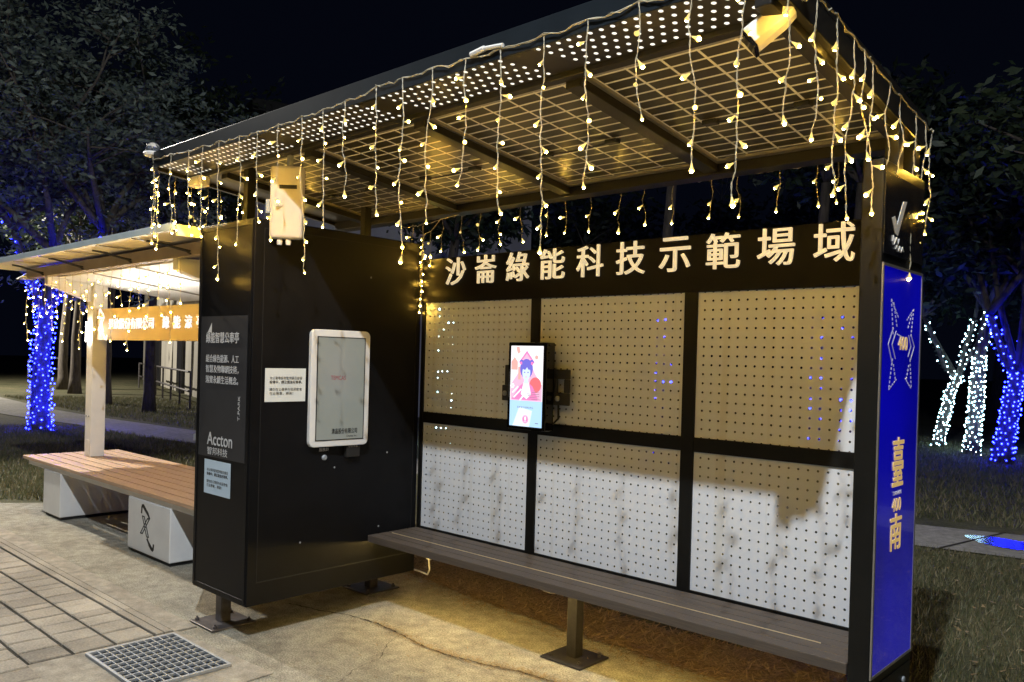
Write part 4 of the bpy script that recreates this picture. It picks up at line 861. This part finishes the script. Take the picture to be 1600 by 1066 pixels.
# trunk light wraps
def led_mesh(r, m):
    mb = MB().sphere((0, 0, 0), r, 6, 4); me = bpy.data.meshes.new('led'); me.from_pydata(mb.v, [], mb.f); me.materials.append(m); return me
dim_blue = emit('dim_blue_led', (.012, .02, 1), 40, (0, 0, 0)); dim_me = led_mesh(.0125, dim_blue)
blue_me = led_mesh(.0155, blue_core); white_me = led_mesh(.0125, white_core)
def wrap(label, paths, nper, me, m, seed, group='lights wound round tree trunks'):
    rr = random.Random(seed); base = V(paths[0][0][0]); t = thing('trunk_lights', label, 'string lights', base, group); pos = []; wm = MB()
    for (pts, r0, r1), n in zip(paths, nper):
        P = [V(p) for p in pts]; segs = [(P[i+1]-P[i]).length for i in range(len(P)-1)]; tot = sum(segs); hel = []
        turns = max(3, int(tot/.09))
        for k in range(turns*10+1):
            u = k/(turns*10)*tot; i = 0; w = u
            while i < len(segs)-1 and w > segs[i]: w -= segs[i]; i += 1
            c = P[i].lerp(P[i+1], min(1, w/segs[i])); a = 2*math.pi*k/10; r_ = r0+(r1-r0)*u/tot+.008
            hel.append(c+V((math.cos(a)*r_, math.sin(a)*r_, .012*math.sin(a*3+u*9))))
        wm.tube(hel, .003, 4)
        for k in range(n):
            q = (k+rr.uniform(-.3, .3))/n*(len(hel)-1); i = max(0, min(len(hel)-2, int(q))); p = hel[i].lerp(hel[i+1], q-i)
            pos.append(p+V((rr.uniform(-.02, .02), rr.uniform(-.02, .02), rr.uniform(-.025, .025))))
    wm.build('cable', rubber, t)
    rr.shuffle(pos)
    for p in pos[:100]:
        o = bpy.data.objects.new('bulb', me); C.objects.link(o); o.parent = t; o.location = p-base
    if len(pos) > 100:
        mb = MB()
        for p in pos[100:]: mb.sphere(p, .0125, 6, 4)
        o = mb.build('bulbs', m, t); o['kind'] = 'stuff'
    return t
wrap('blue fairy lights wound round the trunk at the far left', [([BT, (-12.37, 1.77, .83), (-12.36, 1.78, 1.52), (-12.3, 1.82, 2.2)], .205, .175), ([(-12.32, 1.80, 2.1), (-12.55, 1.6, 2.75)], .14, .11), ([(-12.3, 1.82, 2.2), (-11.9, 2.2, 2.8)], .13, .11), ([(-12.55, 1.6, 2.75), (-12.8, 1.4, 3.6), (-13.2, .9, 4.4)], .09, .06), ([(-11.9, 2.2, 2.8), (-11.6, 2.5, 3.6)], .1, .07)], [230, 50, 50, 30, 26], blue_me, blue_core, 1)
wrap('white fairy lights on the leaning forked trunk right of the pylon', [(WT, .11, .09), ([WT[2], (-.95, 14.65, 1.6), (-1.03, 14.56, 1.9), (-1.3, 14.4, 2.6)], .09, .06), ([WT[2], (-.67, 14.89, 1.85), (-.5, 15, 2.6)], .09, .07)], [130, 20, 34], white_me, white_core, 2)
wrap('white fairy lights on the straight trunk between the other lit trees', [([(-.176, 13.656, -.02), (-.13, 13.7, 1.05), (-.11, 13.71, 1.8)], .145, .115), ([(-.11, 13.71, 1.8), (0, 13.8, 2.6)], .12, .08)], [210, 24], white_me, white_core, 3)
wrap('blue fairy lights on the forked trunk at the right edge', [([(.564, 12.451, -.02), (.67, 12.55, 1.1), (.72, 12.6, 1.5)], .165, .135), ([(.72, 12.6, 1.45), (.56, 12.45, 1.75), (.35, 12.3, 2.5)], .12, .08), ([(.72, 12.6, 1.45), (.82, 12.7, 2.0), (1.0, 12.8, 2.8)], .13, .09)], [170, 40, 60], blue_me, blue_core, 4)

for i, (x, y) in enumerate(HID):
    wrap(['blue fairy lights on the trunk behind the middle wall panels', 'blue fairy lights on the left of two trunks behind the right wall panels', 'blue fairy lights on the right of two trunks behind the right wall panels', 'white fairy lights glimpsed through the left wall panels'][i],
         [([(x, y, -.02), (x+.05, y+.03, 1.2), (x+.02, y, 2.4)], .155, .125)], [230], white_me if i == 3 else dim_me, white_core if i == 3 else dim_blue, 20+i)
# ------------------------------------------------------------------ far left building, rail, hoop
bd = thing('cladding_building', 'pale ribbed metal clad building in the dark beyond the pavilion', 'building', (-24, 9.6, 0))
A = V((-37, 14.2, -.02)); B = V((-13.0, 6.6, -.02)); dv = (B-A).normalized(); nv = V((dv.y, -dv.x, 0)); H = 7.0
w_ = MB(); L_ = (B-A).length; nrib = 80; base = []
for i in range(nrib+1):
    s_ = L_*i/nrib; base.append(A+dv*s_+nv*(0.0 if i % 2 else .09)); 
back = [B-nv*7, A-nv*7]; pts = base+back
w_.poly(pts, (0, 0, H)); w_.build('wall', wall_pale, bd)
MB().poly([A+nv*.4+V((0, 0, H)), B+nv*.4+V((0, 0, H)), B-nv*7.4+V((0, 0, H)), A-nv*7.4+V((0, 0, H))], (0, 0, .25)).build('roof', dark_roof, bd)
dk = mat('dark_opening', (.02, .02, .022), rough=.3)
for s0, s1, z0, z1 in [(3, 7, 0.02, 2.6), (12.2, 13.4, .02, 2.3), (16, 17.2, 3.6, 5.2), (19, 20.2, 3.6, 5.2), (22, 23.2, 3.6, 5.2)]:
    nm = 'door' if z0 < 1 else 'window'
    MB().poly([A+dv*s0+nv*.1+V((0, 0, z0)), A+dv*s1+nv*.1+V((0, 0, z0)), A+dv*s1+nv*.1+V((0, 0, z1)), A+dv*s0+nv*.1+V((0, 0, z1))], nv*.06).build(nm, dk, bd)
rlg = thing('ramp_rail', 'low dark railing along the foot of the pale building', 'railing', A+dv*10+nv*1.1)
rm = MB(); 
for h_ in (.45, .95): rm.tube([A+dv*9+nv*1.1+V((0, 0, h_+.02)), A+dv*22+nv*1.1+V((0, 0, h_+.02))], .03, 6)
rm.build('rail', steel, rlg)
for i in range(8): q = A+dv*(9+i*1.85)+nv*1.1; MB().tube([q+V((0, 0, 0)), q+V((0, 0, .98))], .03, 6).build('rail_post', steel, rlg)
hp = V((-40.0, 9.9, -.02)); hd = V((.55, .83, 0)); 
hoop = MB().tube([hp, hp+V((0, 0, .85)), hp+V((0, 0, .98))+hd*.12, hp+hd*1.3+V((0, 0, .98)), hp+hd*1.42+V((0, 0, .85)), hp+hd*1.42], .035, 8).tube([hp+V((0, 0, .45)), hp+hd*1.42+V((0, 0, .45))], .025, 6)
tag(hoop.build('barrier_hoop', galv), 'silver tubular barrier hoop standing on the path at far left', 'barrier')
MB_ = MB().poly([(-9.6, 3.35, -.018), (-9.45, 3.2, -.018), (-9.3, 3.35, -.018), (-9.42, 3.5, -.018)], (0, 0, .12)).sphere((-9.3, 3.5, .1), .07, 8, 5)
tag(MB_.build('small_spotlight', white_plastic, bevel=.02), 'little pale garden spotlight lying at the edge of the footpath', 'spotlight')

# ------------------------------------------------------------------ street lamps (outside the frame; they light the place)
def street_lamp(label, pos, foot, watts, col, size=.13, spot=None):
    t = thing('street_lamp', label, 'street lamp', foot)
    MB().tube([V(foot), V(foot)+V((0, 0, 3)), V((foot[0], foot[1], pos.z+.12))], [.09, .07, .055], 10).bar(V((foot[0], foot[1], pos.z+.12)), pos+V((0, 0, .12)), .06, .06).build('pole', galv, t)
    MB().box(pos.x-.25, pos.x+.25, pos.y-.12, pos.y+.12, pos.z+.06, pos.z+.15).build('lamp_head', galv, t, bevel=.02)
    ld = bpy.data.lights.new('lamp_light', 'SPOT' if spot else 'POINT'); ld.energy = watts; ld.color = col; ld.shadow_soft_size = .04
    lo = bpy.data.objects.new('lamp_light', ld); C.objects.link(lo); lo.parent = t; lo.location = V(pos)-V(foot)-V((0, 0, .08))
    if spot:
        ld.spot_size = math.radians(spot[1]); ld.spot_blend = .5; lo.rotation_mode = 'QUATERNION'; lo.rotation_quaternion = (V(spot[0])-V(pos)).to_track_quat('-Z', 'Y')
    return t
street_lamp('tall street lamp standing in front of the bus shelter', LAMP_NEAR, (5.2, -5.2, 0), LAMP_NEAR_W, (.88, .945, 1))
street_lamp('tall cool white street lamp in front of the pavilion', LAMP_FAR, (-9.0, -2.6, 0), LAMP_FAR_W, (1, .94, .84), spot=((-2.6, -1.3, 0), 88))
street_lamp('street lamp far off beside the footpath at the left', V((-29.0, 2.0, 6.6)), (-29.0, .2, 0), 8000, (1, .93, .8), spot=((-27.5, 5.5, 0), 150))
